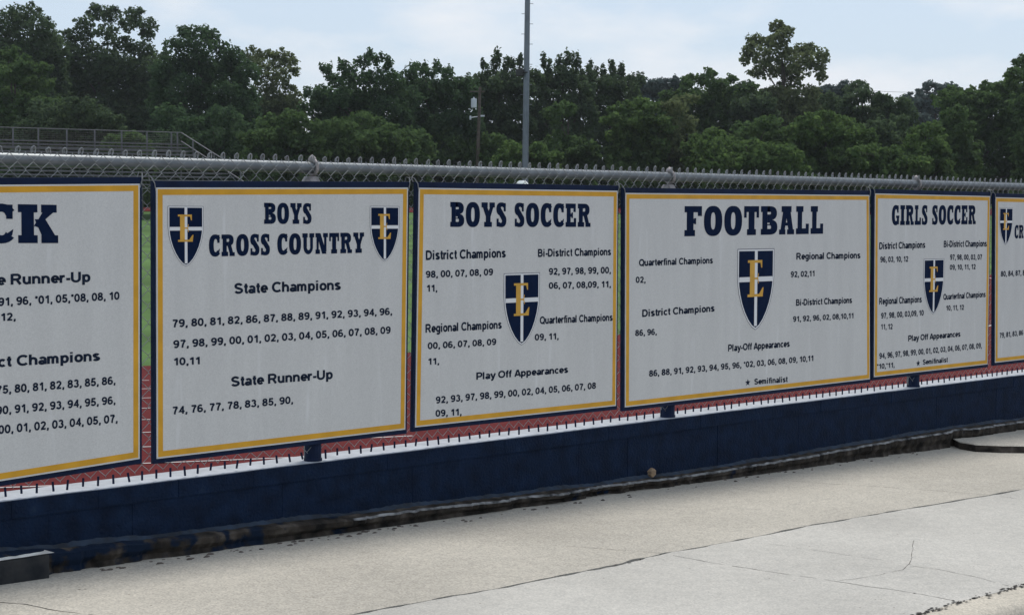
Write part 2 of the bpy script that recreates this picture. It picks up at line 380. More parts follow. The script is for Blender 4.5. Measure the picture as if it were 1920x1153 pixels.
# ------------------------------------------------------------------ low block wall
ZW = .385                                      # top of the wall
XL, XR = -2.0, 22.0
wall = thing('block_wall', 'low navy painted concrete block wall with pale top, under the fence', 'wall', (8, 0, 0))
mb = MB(); mb.box((XL, WALLF+.006, -.95), (XR, .215, ZW-.09)); mb.build('wall_core', M_NAVY, wall)
mb = MB(); x = XL; k = 0                       # lower course of long blocks, each a touch out of line
while x < XR:
    w = .405; dy = random.uniform(-.002, .002); dz = random.uniform(-.002, .002)
    mb.box((x+.0003, WALLF-.004+dy, -.4), (x+w-.0003, WALLF+.02, ZW-.0788)); x += w
mb.build('block_course', M_NAVY, wall, bevel=.0015)
mb = MB(); x = XL-.17
while x < XR:
    w = .405; dy = random.uniform(-.0015, .0015); dz = random.uniform(-.0015, .0015)
    mb.box((x+.0003, WALLF-.010+dy, ZW-.0785), (x+w-.0003, .2, ZW-.003+dz*.5)); x += w
mb.build('cap_course', M_NAVY, wall, bevel=.002)
mb = MB(); nx = 300                            # pale unpainted top, its front edge unevenly covered by the navy paint
vs = []
for i in range(nx+1):
    x = XL+(XR-XL)*i/nx; e = .003*math.sin(i*.9)+random.uniform(-.002, .002)
    vs += [(x, WALLF+.004+e, ZW), (x, .218, ZW), (x, WALLF+.004+e, ZW-.004), (x, .218, ZW-.06)]
mb.add(vs, [f for i in range(nx) for f in ((4*i, 4*i+4, 4*i+5, 4*i+1), (4*i+2, 4*i+6, 4*i+4, 4*i), (4*i+1, 4*i+5, 4*i+7, 4*i+3))])
mb.build('wall_top', M_CAPTOP, wall)

# broken footing along the foot of the wall
def footing_mat():
    m = mat('footing', (.03, .026, .022), .95, bump=.7, bscale=45, spec=.15); nt = m.node_tree; N = nt.nodes; L = nt.links; b = N['Principled BSDF']
    t = N.new('ShaderNodeTexCoord'); g = N.new('ShaderNodeNewGeometry'); sx = N.new('ShaderNodeSeparateXYZ')
    n = N.new('ShaderNodeTexNoise'); n.inputs['Scale'].default_value = 13; n.inputs['Detail'].default_value = 8; L.new(t.outputs['Object'], n.inputs['Vector'])
    r = N.new('ShaderNodeValToRGB'); e = r.color_ramp.elements
    e[0].position = .32; e[0].color = (.010, .0095, .009, 1); e[1].position = .56; e[1].color = (.048, .040, .033, 1)
    z = e.new(.72); z.color = (.10, .085, .072, 1)
    L.new(n.outputs['Fac'], r.inputs[0])
    # splashed navy paint over the left part of the ledge
    n2 = N.new('ShaderNodeTexNoise'); n2.inputs['Scale'].default_value = 8; n2.inputs['Detail'].default_value = 7; L.new(t.outputs['Object'], n2.inputs['Vector'])
    L.new(t.outputs['Object'], sx.inputs[0])
    mr = N.new('ShaderNodeMapRange'); mr.inputs[1].default_value = -4.6; mr.inputs[2].default_value = -2.2; mr.inputs[3].default_value = .16; mr.inputs[4].default_value = -.12
    L.new(sx.outputs[0], mr.inputs[0])
    ad = N.new('ShaderNodeMath'); ad.operation = 'ADD'; L.new(n2.outputs['Fac'], ad.inputs[0]); L.new(mr.outputs[0], ad.inputs[1])
    r2 = N.new('ShaderNodeValToRGB'); r2.color_ramp.elements[0].position = .53; r2.color_ramp.elements[1].position = .60; L.new(ad.outputs[0], r2.inputs[0])
    mxx = N.new('ShaderNodeMixRGB'); mxx.inputs[2].default_value = (.006, .014, .032, 1); L.new(r2.outputs[0], mxx.inputs[0]); L.new(r.outputs[0], mxx.inputs[1])
    L.new(mxx.outputs[0], b.inputs['Base Color']); return m
M_FOOT = footing_mat()
M_LITEDGE = mat('lit_edge', (.028, .03, .034), .9, var=.5, vscale=16, col2=(.30, .30, .30))  # mottled pale tone, light on the ledge edge put into the colour
M_RUBBLE = mat('crumbled_concrete', (.085, .07, .06), .95, var=.6, vscale=14, bump=.6, bscale=50)
M_NAVYDUST = mat('dusty_navy_paint', (.008, .019, .038), .8, var=.6, vscale=14)
foot = thing('wall_footing', 'dark crumbling concrete footing ledge along the foot of the navy wall', 'footing', (8, -.05, 0))
# top front edge and bottom front edge as seen, in photo pixels
FT = [(-180, 1063), (0, 1041), (90, 1036), (110, 1036), (250, 1020), (330, 1012), (430, 1000), (520, 988), (617, 977), (700, 968), (794, 955), (940, 938), (1080, 921), (1195, 905), (1214, 903), (1290, 893), (1420, 872), (1560, 848), (1680, 827), (1790, 808), (1850, 800), (1960, 786), (2300, 738)]
mb = MB(); top = MB(); lip = MB()
fx = [at_y(*q, -.075) for q in FT]
def ft(x):
    for a, b in zip(fx[:-1], fx[1:]):
        if a[0] <= x <= b[0]: return a[2]+(b[2]-a[2])*(x-a[0])/(b[0]-a[0])
    return fx[-1][2] if x > fx[0][0] else fx[0][2]
XF0, XF1 = fx[0][0], fx[-1][0]; XCUR = at_y(1800, 815, -.075)[0]
nx = 520; vs = []; prev = 0; tv = []
for i in range(nx+1):
    x = XF0+(XF1-XF0)*i/nx; prev = .86*prev+random.gauss(0, .0055)
    zg = gp(x); zt = max(ft(x), zg+.02)+random.uniform(-.002, .002); yo = -.075+prev*1.1+random.uniform(-.003, .003)
    under = .012+abs(prev)*1.5
    vs += [(x, .0, zt+.012), (x, yo+.022, zt+.006), (x, yo, zt-.004), (x, yo-.002+under*.2, zg+(zt-zg)*.6), (x, yo+under, zg+(zt-zg)*.3), (x, yo+under*.7, zg-.01)]
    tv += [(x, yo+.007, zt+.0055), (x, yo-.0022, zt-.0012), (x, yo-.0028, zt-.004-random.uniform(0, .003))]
mb.add(vs, [(i*6+j, i*6+j+1, (i+1)*6+j+1, (i+1)*6+j) for i in range(nx) for j in range(5)])
mb.build('ledge', M_FOOT, foot)
keep = []                                      # pale strip that paints the sunlit look onto the ledge's top edge

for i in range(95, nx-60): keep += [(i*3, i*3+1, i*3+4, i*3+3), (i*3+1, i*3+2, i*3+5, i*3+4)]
top.add(tv, keep); top.build('lit_rim', M_LITEDGE, foot)
vs = []
for i in range(nx+1):                          # lip of dusty paint where the wall meets the ledge
    x = XF0+(XF1-XF0)*i/nx; zt = max(ft(x), gp(x)+.02)
    b = .010+.006*math.sin(i*.21)*math.sin(i*.047)+random.uniform(0, .007)
    vs += [(x, -.0085, zt+.012+max(b, .003)), (x, -.022, zt+.010), (x, -.03, zt+.004)]
lip.add(vs, [(i*3+j, i*3+j+1, i*3+j+4, i*3+j+3) for i in range(nx) for j in range(2)]); lip.build('paint_lip', M_NAVYDUST, foot)

def rock(mb_, c, r, sq=(1, 1, 1), n=1):
    bm = bmesh.new(); bmesh.ops.create_icosphere(bm, subdivisions=2, radius=1)
    ph = [random.uniform(0, 6) for _ in range(6)]
    vs = [(c[0]+v.co.x*r*sq[0]*(1+.22*math.sin(3*v.co.y+ph[0])+.12*math.sin(7*v.co.z+ph[1])+.08*math.sin(9*v.co.x+ph[4])),
           c[1]+v.co.y*r*sq[1]*(1+.22*math.sin(3*v.co.z+ph[2])+.1*math.sin(8*v.co.x+ph[5])),
           c[2]+v.co.z*r*sq[2]*(1+.2*math.sin(3*v.co.x+ph[3]))) for v in bm.verts]
    bm.verts.index_update(); mb_.add(vs, [tuple(v.index for v in f.verts) for f in bm.faces]); bm.free()
rub = MB()                                     # crumbled bits at the foot, left half
for q in range(46):
    px = random.uniform(110, 760); py = 1070-(px-105)*.128+random.uniform(-16, -2)
    p = at_g(px, py); rock(rub, (p[0], random.uniform(-.16, -.085), 0.0), random.uniform(.003, .010), (1.8, 1, .8))
for q in range(40):
    px = random.uniform(760, 1790); py = 993-(px-760)*.148+random.uniform(-5, 2)
    p = at_g(px, py); rock(rub, (p[0], min(p[1], -.075), .0), random.uniform(.004, .011), (1.4, .9, .7))
tag(rub.fall().build('rubble', M_RUBBLE, foot), kind='stuff')

# timber baulk end lying against the wall at the left edge of the photo
a = at_y(97, 1040, -.14); M_BAULK = mat('dark_weathered_timber', (.012, .017, .026), .9, var=.6, vscale=10, bump=.6, bscale=30, col2=(.036, .036, .036))
blk = thing('timber_edging', 'short dark weathered timber, its top coloured pale as if lit, lying at the wall foot', 'timber', (a[0]-.6, -.1, 0))
mb = MB(); mb.box((a[0]-1.5, -.125, gp(a[0])-.02), (a[0], -.03, a[2]+.002)); mb.build('timber_body', M_BAULK, blk, bevel=.008)
mb = MB(); vs = []
for i in range(41):
    x = a[0]-1.48+1.5*i/40; e = random.uniform(-.006, .006)
    vs += [(x, -.1265+e*.3, a[2]+.0055), (x, -.045+e+random.uniform(-.008, .008), a[2]+.0055)]
mb.add(vs, [(2*i, 2*i+2, 2*i+3, 2*i+1) for i in range(40)]); mb.build('lit_top', mat('lit_pale_wood', (.75, .71, .67), .9, var=.4, vscale=9), blk)  # top strip coloured pale to stand for the light falling on it

# knob of tan stone on the ledge, raised slab end at the right
p = at_y(1222, 886, -.05); mb = MB(); rock(mb, p, .026, (1.05, .9, .95))
tag(mb.build('tan_stone', mat('tan_stone', (.27, .19, .12), .9, var=.3, vscale=30, bump=.4)), 'small round tan stone wedged on the dark footing ledge', 'stone')
mb = MB()                                      # slab that starts beyond the ledge at the right, a step up
e0 = [(1788, 836), (1800, 842), (1830, 847), (1880, 849), (1960, 850), (2200, 845)]
E0 = [at_g(*q) for q in e0]; vs = []
for p in E0: vs += [(p[0], p[1], -.01), (p[0]+.01, p[1]+.012, .045), (p[0]+.02, p[1]+.03, .052), (max(p[0]+.05, E0[0][0]+.1), -.012, .055)]
for j in range(3): mb.add(vs, [(i*4+j, (i+1)*4+j, (i+1)*4+j+1, i*4+j+1) for i in range(len(E0)-1)], 1 if j == 0 else 0)
tag(mb.fall().build('pavement_raised_slab', [M_BEIGE, M_FOOT]), kind='structure')

# ------------------------------------------------------------------ chain link fence
YM, YR = .030, .068                            # mesh and rail stand behind the boards
PX = .0728; ZR = float(np.mean([at_y(585, 308, YR)[2], at_y(1262, 331, YR)[2], at_y(1725, 346, YR)[2], at_y(10, 308, YR)[2]]))
fence = thing('chain_link_fence', 'galvanised chain link fence with top rail standing on the navy wall', 'fence', (8, YR, ZW))
FX0, FX1 = 1.2, 15.6
mb = MB(); nw = int((FX1-FX0)/(PX/2)); z0, z1 = ZW+.045, ZR+.030; rowsn = 19; dz = (z1-z0)/(rowsn*2)
for k in range(nw):
    xa = FX0+k*PX/2; pts = []
    for i in range(rowsn*2+1):
        side = (i+k) % 2; z = z0+i*dz
        s = 1 if i % 2 else -1
        pts.append((xa+side*PX/2, YM+.0022*s, z-.0030)); pts.append((xa+side*PX/2, YM-.0022*s, z+.0030))
    mb.tube(pts, .0017, 4, 0, cap=False)
mb2 = MB()
for k in range(0, nw, 2):                      # closed knuckles along the top, plain turned ends at the foot
    x = FX0+(k+1)*PX/2 if ((rowsn*2+k) % 2) else FX0+k*PX/2+PX/2
    j = random.gauss(0, .0028)
    zt = z1+.021+random.gauss(0, .0025)
    pts = [(x-.009, YM, z1-.006), (x-.0105+j, YM, z1+.012), (x-.007+j, YM-.003, zt-.002), (x+j, YM-.004, zt+.003), (x+.008+j, YM-.001, zt-.001), (x+.011+j, YM+.002, z1+.010), (x+.008, YM+.002, z1-.008)]
    mb2.tube(pts, .0030, 5, 0)
    mb2.tube([(x-.004, YM-.002, z1), (x-.002+j, YM, zt-.004)], .0026, 4, 0)
    xb = FX0+k*PX/2+PX/2
    jx, jz = random.gauss(0, .003), random.uniform(-.004, .007); mb2.tube([(xb, YM-.001, z0+.006), (xb+jx, YM-.002+random.gauss(0, .002), ZW+.011+jz)], .0050, 5, 1)
mb.build('wire_mesh', M_WIRE, fence); mb2.build('mesh_selvage', [M_WIRE, M_NAVYF], fence)
mb = MB(); mb.tube([(FX0-.5, YR, ZR), (4, YR, ZR), (8, YR, ZR+.002), (12, YR, ZR), (FX1+.5, YR, ZR-.002)], .0268, 20); mb.build('top_rail', M_GALV, fence, smooth=True)
mb = MB(); mb.tube([(6.42, YR, ZR), (6.62, YR, ZR)], .0284, 20); mb.build('rail_sleeve', M_GALV, fence)
xp0 = at_y(583, 340, YR)[0]
for k in range(-1, 4):
    x = xp0+2.62*k; b = ZR-.072
    mb = MB(); mb.lathe([(.0365, 0), (.0365, b-ZW)], (x, YR, ZW), 20); po = mb.build('fence_post', M_GALV, fence, smooth=True)
    mb = MB(); mb.lathe([(.044, 0), (.044, .012), (.040, .014), (.040, .085), (.038, .088)], (x, YR-.012, ZW), 16); mb.build('post_foot', M_NAVYF, po)
    mb = MB()                                   # eye-top casting: cup on the post, loop over the rail, pointed crown
    mb.lathe([(.046, b-.045-ZW), (.047, b-ZW), (.042, b+.012-ZW), (.030, b+.030-ZW)], (x, YR, ZW), 16)
    ringp = [(x+.012, YR+.035*math.cos(a), ZR+.035*math.sin(a)) for a in np.linspace(0, 2*math.pi, 21)]
    mb.tube(ringp, .0085, 8)
    mb.lathe([(.020, .026), (.021, .038), (.015, .050), (.007, .057), (.002, .060)], (x+.008, YR, ZR), 12)
    mb.build('post_cap', M_CASTING, po, smooth=True)

# ------------------------------------------------------------------ lettering
def arc(cx, cy, rx, ry, a0, a1, n=14, e=2.0):
    out = []
    for i in range(n+1):
        a = R(a0+(a1-a0)*i/n); c, s = math.cos(a), math.sin(a)
        out.append((cx+rx*math.copysign(abs(c)**(2/e), c), cy+ry*math.copysign(abs(s)**(2/e), s)))
    return out
def ell(cx, cy, rx, ry): return arc(cx, cy, rx, ry, 0, 360, 24, 2.2)
st = [(.1, 0), (.1, 1)]
six = [ell(.34, .31, .245, .22), arc(.36, .5, .27, .41, 48, 180, 9)+[(.09, .34)]]
GLY = {
 ' ': (.36, []), '0': (.78, [ell(.34, .5, .25, .41)]),
 '1': (.70, [[(.42, 0), (.42, 1)], [(.10, .70), (.28, .80), (.40, .95)]]),
 '2': (.78, [arc(.34, .69, .24, .22, 170, -25, 10)+[(.34, .32), (.12, .09)], [(.05, .09), (.65, .09)]]),
 '3': (.78, [arc(.33, .72, .21, .19, 160, -85, 10), arc(.33, .31, .25, .22, 85, -165, 11)]),
 '4': (.78, [[(.50, .93), (.10, .31), (.70, .31)], [(.50, 0), (.50, 1)]]),
 '5': (.78, [[(.62, .91), (.20, .91), (.145, .52)]+arc(.33, .33, .25, .24, 125, -165, 12)]),
 '6': (.78, six), '9': (.78, [[(.68-x, 1-y) for x, y in s] for s in six]),
 '7': (.78, [[(.06, .91), (.62, .91)], [(.62, .91), (.44, .64), (.33, .34), (.28, 0)]]),
 '8': (.78, [ell(.34, .735, .21, .175), ell(.34, .29, .25, .2)]),
 ',': (.34, [[(.15, .19), (.15, .02), (.08, -.15)]]), '-': (.44, [[(.05, .34), (.38, .34)]]),
 '*': (.46, [[(.2, .66), (.2, .98)], [(.06, .74), (.34, .90)], [(.06, .90), (.34, .74)]]),
 'S': (.86, [arc(.40, .715, .27, .195, 15, 258, 13)+arc(.40, .285, .30, .195, 78, -162, 13)]),
 'C': (.94, [arc(.48, .5, .38, .41, 42, 318, 18, 2.2)]),
 'D': (.92, [st, [(.1, .91), (.36, .91)]+arc(.36, .5, .37, .41, 90, -90, 12, 2.2)+[(.1, .09)]]),
 'B': (.90, [st, [(.1, .91), (.43, .91)]+arc(.43, .72, .2, .19, 90, -90, 9)+[(.1, .53)], [(.43, .53)]+arc(.46, .31, .24, .22, 90, -90, 9)+[(.1, .09)]]),
 'P': (.84, [st, [(.1, .91), (.45, .91)]+arc(.45, .665, .25, .245, 90, -90, 9)+[(.1, .42)]]),
 'R': (.92, [st, [(.1, .91), (.46, .91)]+arc(.46, .69, .24, .22, 90, -90, 9)+[(.1, .47)], [(.45, .47), (.75, 0)]]),
 'U': (.92, [[(.1, 1), (.1, .36)]+arc(.4, .36, .3, .27, 180, 360, 12)+[(.7, 1)]]),
 'Q': (1.0, [ell(.48, .5, .38, .41), [(.55, .24), (.88, -.02)]]), 'O': (1.0, [ell(.48, .5, .38, .41)]),
 'A': (.92, [[(.09, 0), (.42, .97)], [(.48, .97), (.81, 0)], [(.22, .27), (.68, .27)]]),
 'a': (.68, [ell(.28, .2, .19, .125), [(.53, 0), (.53, .45)]+arc(.32, .46, .21, .18, 0, 155, 8)]),
 'c': (.66, [arc(.34, .365, .24, .28, 45, 315, 12)]), 'd': (.75, [[(.56, 0), (.56, 1)], ell(.33, .365, .22, .28)]),
 'e': (.70, [[(.12, .36), (.58, .36)]+arc(.34, .365, .24, .28, 0, 318, 14)]),
 'f': (.43, [[(.2, 0), (.2, .78), (.26, .9), (.40, .92)], [(.03, .65), (.38, .65)]]),
 'g': (.75, [ell(.33, .38, .22, .265), [(.56, .73), (.56, -.03)]+arc(.34, -.03, .22, .17, 0, -150, 8)]),
 'h': (.74, [st, [(.1, .42)]+arc(.33, .42, .22, .22, 180, 0, 9)+[(.55, 0)]]),
 'i': (.37, [[(.12, 0), (.12, .73)], [(.12, .85), (.12, 1.0)]]), 'l': (.37, [[(.12, 0), (.12, 1)]]),
 'm': (1.06, [[(.1, 0), (.1, .73)], [(.1, .45)]+arc(.28, .45, .17, .19, 180, 0, 8)+[(.45, 0)], [(.45, .45)]+arc(.63, .45, .17, .19, 180, 0, 8)+[(.80, 0)]]),
 'n': (.74, [[(.1, 0), (.1, .73)], [(.1, .42)]+arc(.33, .42, .22, .22, 180, 0, 9)+[(.55, 0)]]),
 'o': (.74, [ell(.34, .365, .24, .28)]), 'p': (.75, [[(.1, -.27), (.1, .73)], ell(.34, .365, .22, .28)]),
 'r': (.48, [[(.1, 0), (.1, .73)], [(.1, .36), (.16, .55), (.27, .63), (.42, .63)]]),
 's': (.66, [arc(.30, .525, .19, .12, 15, 258, 10)+arc(.30, .205, .21, .12, 78, -162, 10)]),
 't': (.43, [[(.2, .93), (.2, .2), (.25, .10), (.38, .08)], [(.03, .65), (.37, .65)]]),
 'u': (.74, [[(.1, .73), (.1, .3)]+arc(.32, .3, .22, .22, 180, 360, 9), [(.54, 0), (.54, .73)]]),
 'y': (.68, [[(.06, .73), (.33, .06)], [(.62, .73), (.33, -.06), (.24, -.18), (.08, -.19)]]),
}
def ribbon(pts, w):
    P = np.array(pts, float); n = len(P); closed = np.linalg.norm(P[0]-P[-1]) < 1e-6 and n > 3
    L_, R_ = [], []
    for i in range(n):
        if closed: a = P[(i-1) % (n-1)]; b = P[i]; c = P[(i+1) % (n-1)] if i < n-1 else P[1]
        else: a = P[max(i-1, 0)]; b = P[i]; c = P[min(i+1, n-1)]
        d1 = b-a; d2 = c-b
        if np.linalg.norm(d1) < 1e-9: d1 = d2
        if np.linalg.norm(d2) < 1e-9: d2 = d1
        d1 = d1/np.linalg.norm(d1); d2 = d2/np.linalg.norm(d2)
        t = d1+d2; t = t/(np.linalg.norm(t)+1e-9); nn = np.array([-t[1], t[0]]); k = min(1.6, 1/max(.3, abs(np.dot(nn, [-d1[1], d1[0]]))))
        L_.append(b+nn*w/2*k); R_.append(b-nn*w/2*k)
    return [(L_[i], R_[i], R_[i+1], L_[i+1]) for i in range(n-1)]
def sans(txt, w=.225):
    x = 0; polys = []                          # list of strokes, each a list of quads
    for ch in txt:
        adv, ss = GLY[ch]
        for s in ss: polys.append([[(p[0]+x, p[1]) for p in q] for q in ribbon(s, w)])
        x += adv
    return polys, x-.10

# heavy slab letters of the headings: each glyph a list of stroke pieces made of quads
def rect(x0, y0, x1, y1): return [[(x0, y0), (x1, y0), (x1, y1), (x0, y1)]]
def quad(*p): return [list(p)]
def band(o, i): return [[o[k], o[k+1], i[k+1], i[k]] for k in range(len(o)-1)]
def bowl(cx, cy, rx, ry, ix, iy, a0=90, a1=-90, icx=None, n=14, e=2.4):
    return band(arc(cx, cy, rx, ry, a0, a1, n, e), arc(cx if icx is None else icx, cy, ix, iy, a0, a1, n, e))
SL = .205
SLAB = {
 ' ': (.22, []),
 'F': (.54, [rect(0, 0, .33, SL), rect(.07, SL, .28, 1-SL), rect(0, 1-SL, .54, 1), rect(.41, .67, .54, 1-SL), rect(.28, .42, .30, .58), rect(.30, .40, .36, .60)]),
 'O': (.585, [bowl(.2925, .5, .2925, .51, .072, .29, 0, 360, n=30)]),
 'T': (.50, [rect(0, 1-SL, .5, 1), rect(0, .60, .085, 1-SL), rect(.415, .60, .5, 1-SL), rect(.15, SL, .35, 1-SL), rect(.10, 0, .40, SL)]),
 'B': (.565, [rect(0, 0, .30, SL), rect(0, 1-SL, .30, 1), rect(.05, SL, .225, 1-SL), bowl(.30, .755, .25, .245, .045, .045), bowl(.30, .265, .27, .265, .05, .065), rect(.22, .33, .31, .33+.04), rect(.225, .66-.24, .30, .71), rect(.225, SL-.005, .30, .2), rect(.225, .8, .30, 1)]),
 'A': (.53, [rect(.08, .79, .43, 1), quad((.05, SL-.03), (.20, SL-.03), (.29, .80), (.13, .80)), quad((.32, SL-.03), (.49, SL-.03), (.40, .80), (.22, .80)), rect(.16, .31, .37, .42), rect(0, 0, .22, SL-.03), rect(.28, 0, .53, SL-.03)]),
 'L': (.46, [rect(0, 1-SL, .26, 1), rect(.055, SL, .215, 1-SL), rect(0, 0, .46, SL), rect(.35, SL, .46, .37)]),
 'C': (.50, [bowl(.28, .5, .28, .51, .085, .30, 38, 318, .30, 24), rect(.375, .62, .48, .985), quad((.36, .22), (.49, .36), (.47, .20), (.36, .10))]),
 'G': (.54, [bowl(.28, .5, .28, .51, .085, .30, 38, 300, .30, 22), rect(.375, .62, .48, .985), rect(.36, .04, .52, .42), rect(.30, .36, .54, .48)]),
 'K': (.66, [rect(0, 0, .32, SL), rect(0, 1-SL, .32, 1), rect(.055, SL, .26, 1-SL), quad((.26, .42), (.40, .55), (.62, .85), (.42, .85)), quad((.27, .62), (.45, .62), (.63, .15), (.40, .15)), rect(.38, 0, .66, SL), rect(.38, 1-SL, .64, 1), quad((.26, .45), (.34, .40), (.40, .62), (.32, .60))]),
 'Y': (.56, [rect(0, 1-SL, .26, 1), rect(.33, 1-SL, .56, 1), quad((.05, .82), (.24, .82), (.38, .42), (.18, .42)), quad((.36, .82), (.50, .82), (.38, .42), (.20, .42)), rect(.18, SL, .38, .44), rect(.11, 0, .44, SL)]),
 'S': (.43, [bowl(.22, .735, .22, .275, .055, .10, 30, 245, .24, 14), bowl(.205, .265, .225, .275, .055, .10, 65, -150, .185, 14), quad((.02, .66), (.16, .84), (.40, .42), (.30, .16)), rect(.31, .64, .40, .985), rect(.01, .015, .10, .34)]),
 'E': (.50, [rect(0, 0, .30, SL), rect(0, 1-SL, .30, 1), rect(.05, SL, .235, 1-SL), rect(.30, 1-SL, .47, 1), rect(.36, .64, .47, 1-SL), rect(.30, 0, .49, SL), rect(.38, SL, .49, .38), rect(.235, .43, .27, .57), rect(.27, .38, .34, .62)]),
 'R': (.60, [rect(0, 0, .30, SL), rect(0, 1-SL, .30, 1), rect(.05, SL, .235, 1-SL), bowl(.30, .735, .25, .265, .045, .075), rect(.235, .47, .30, .66), rect(.235, .81, .30, 1), quad((.27, .48), (.44, .50), (.53, .15), (.36, .15)), rect(.36, 0, .60, SL-.03)]),
 'U': (.58, [rect(0, 1-SL, .26, 1), rect(.34, 1-SL, .58, 1), rect(.05, .34, .22, 1-SL), rect(.38, .34, .52, 1-SL), band(arc(.285, .35, .235, .36, 180, 360, 14), arc(.30, .35, .085, .16, 180, 360, 14))]),
 'N': (.62, [rect(0, 1-SL, .24, 1), rect(.38, 1-SL, .62, 1), rect(0, 0, .22, SL), rect(.05, SL, .16, .85), rect(.43, .1, .55, 1-SL), quad((.06, .98), (.26, .98), (.55, 0), (.33, 0))]),
 'I': (.34, [rect(0, 0, .34, SL), rect(0, 1-SL, .34, 1), rect(.065, SL, .275, 1-SL)]),
}
def slab(txt):
    x = 0; polys = []
    for ch in txt:
        w, ss = SLAB[ch]
        for s in ss: polys.append([[(p[0]+x, p[1]) for p in q] for q in s])
        x += w+.065
    return polys, x-.065

def lay(mb_, polys, wid, a, b, cap, y, vflip=True):
    """set a line of lettering on the board between two points a, b of its baseline (x, z)"""
    sx = (b[0]-a[0])/wid; sl = (b[1]-a[1])/wid
    for i, stroke in enumerate(polys):
        yy = y-.00006*(i % 7)
        for q in stroke:
            pts = [(a[0]+p[0]*sx, yy, a[1]+p[0]*sl+p[1]*cap) for p in q]
            ar = sum(pts[k][0]*pts[(k+1) % 4][2]-pts[(k+1) % 4][0]*pts[k][2] for k in range(4))
            mb_.add(pts, [(0, 1, 2, 3) if ar > 0 else (3, 2, 1, 0)])
FACE = 0.0                                     # front of the boards
def line(mb_, kind, txt, x0, y0, x1, y1, h):
    A = at_y(x0, y0, FACE); B = at_y(x1, y1, FACE); T = at_y(x0, y0-h, FACE)
    pol, wid = (slab if kind == 'slab' else sans)(txt)
    lay(mb_, pol, wid, (A[0], A[2]), (B[0], B[2]), T[2]-A[2], FACE-.0008)

def shield(parent, xl, xr, yt, xt, yb):
    """school crest: navy shield quartered by a white cross, gold serif E over it"""
    A = at_y(xl, yt, FACE); B = at_y(xr, yt, FACE); T = at_y(xt, yb, FACE); cx = (A[0]+B[0])/2; w = (B[0]-A[0])/2; h = A[2]-T[2]; zt = A[2]
    def outline(s):
        pts = [(-1, 0), (-1, -.34), (-.97, -.45), (-.90, -.56), (-.78, -.68), (-.62, -.79), (-.42, -.89), (-.2, -.965), (0, -1)]
        pts = pts+[(-x, y) for x, y in pts[-2::-1]]
        return [(cx+x*w*s, zt+(y+.5)*h*(1-(1-s)*w*2/h*.9)-.5*h) for x, y in pts]
    def fan(o, y):
        m2 = MB(); n_ = len(o); v = [(p[0], y, p[1]) for p in o]
        m2.add(v, [tuple(range(n_))]); return m2
    root = fan(outline(1.0), FACE-.0009).build('shield_emblem', M_RIM, parent)
    m2 = fan(outline(.97), FACE-.0013); m2.build('shield_edge', M_WINK, root)
    fan(outline(.915), FACE-.0017).build('shield_field', M_INK, root)
    m2 = MB(); b = FACE-.0021
    m2.add([(cx-.075*w, b, zt-.95*h), (cx+.075*w, b, zt-.95*h), (cx+.075*w, b, zt-.02*h), (cx-.075*w, b, zt-.02*h)], [(0, 1, 2, 3)])
    for s in (-1, 1):
        xa, xb = sorted((cx+s*.075*w, cx+s*.90*w))
        m2.add([(xa, b, zt-.405*h), (xb, b, zt-.405*h), (xb, b, zt-.345*h), (xa, b, zt-.345*h)], [(0, 1, 2, 3)])
    m2.build('white_cross', M_WINK, root)
    m2 = MB(); e = [rect(.14, .0, .44, 1), rect(0, 0, .96, .07), rect(0, .93, .90, 1), quad((.78, .945), (.90, .945), (.90, .79), (.84, .79)), quad((.70, .055), (.96, .055), (1.0, .25), (.94, .25)),
          rect(.40, .475, .66, .525), quad((.60, .475), (.66, .475), (.70, .36), (.66, .36)), quad((.60, .525), (.66, .525), (.70, .64), (.66, .64)), quad((.40, .055), (.46, .055), (.40, .12), (.40, .12)), quad((.40, .945), (.46, .945), (.40, .88), (.40, .88)), rect(.46, .055, .70, .075), rect(.46, .925, .78, .945)]
    ew = .86*w; eh = .45*h; lay(m2, e, 1.0, (cx-ew*.5-.02*w, zt-.59*h), (cx+ew*.5-.02*w, zt-.59*h), eh, FACE-.0026)
    m2.build('crest_letter', M_GOLDE, root)

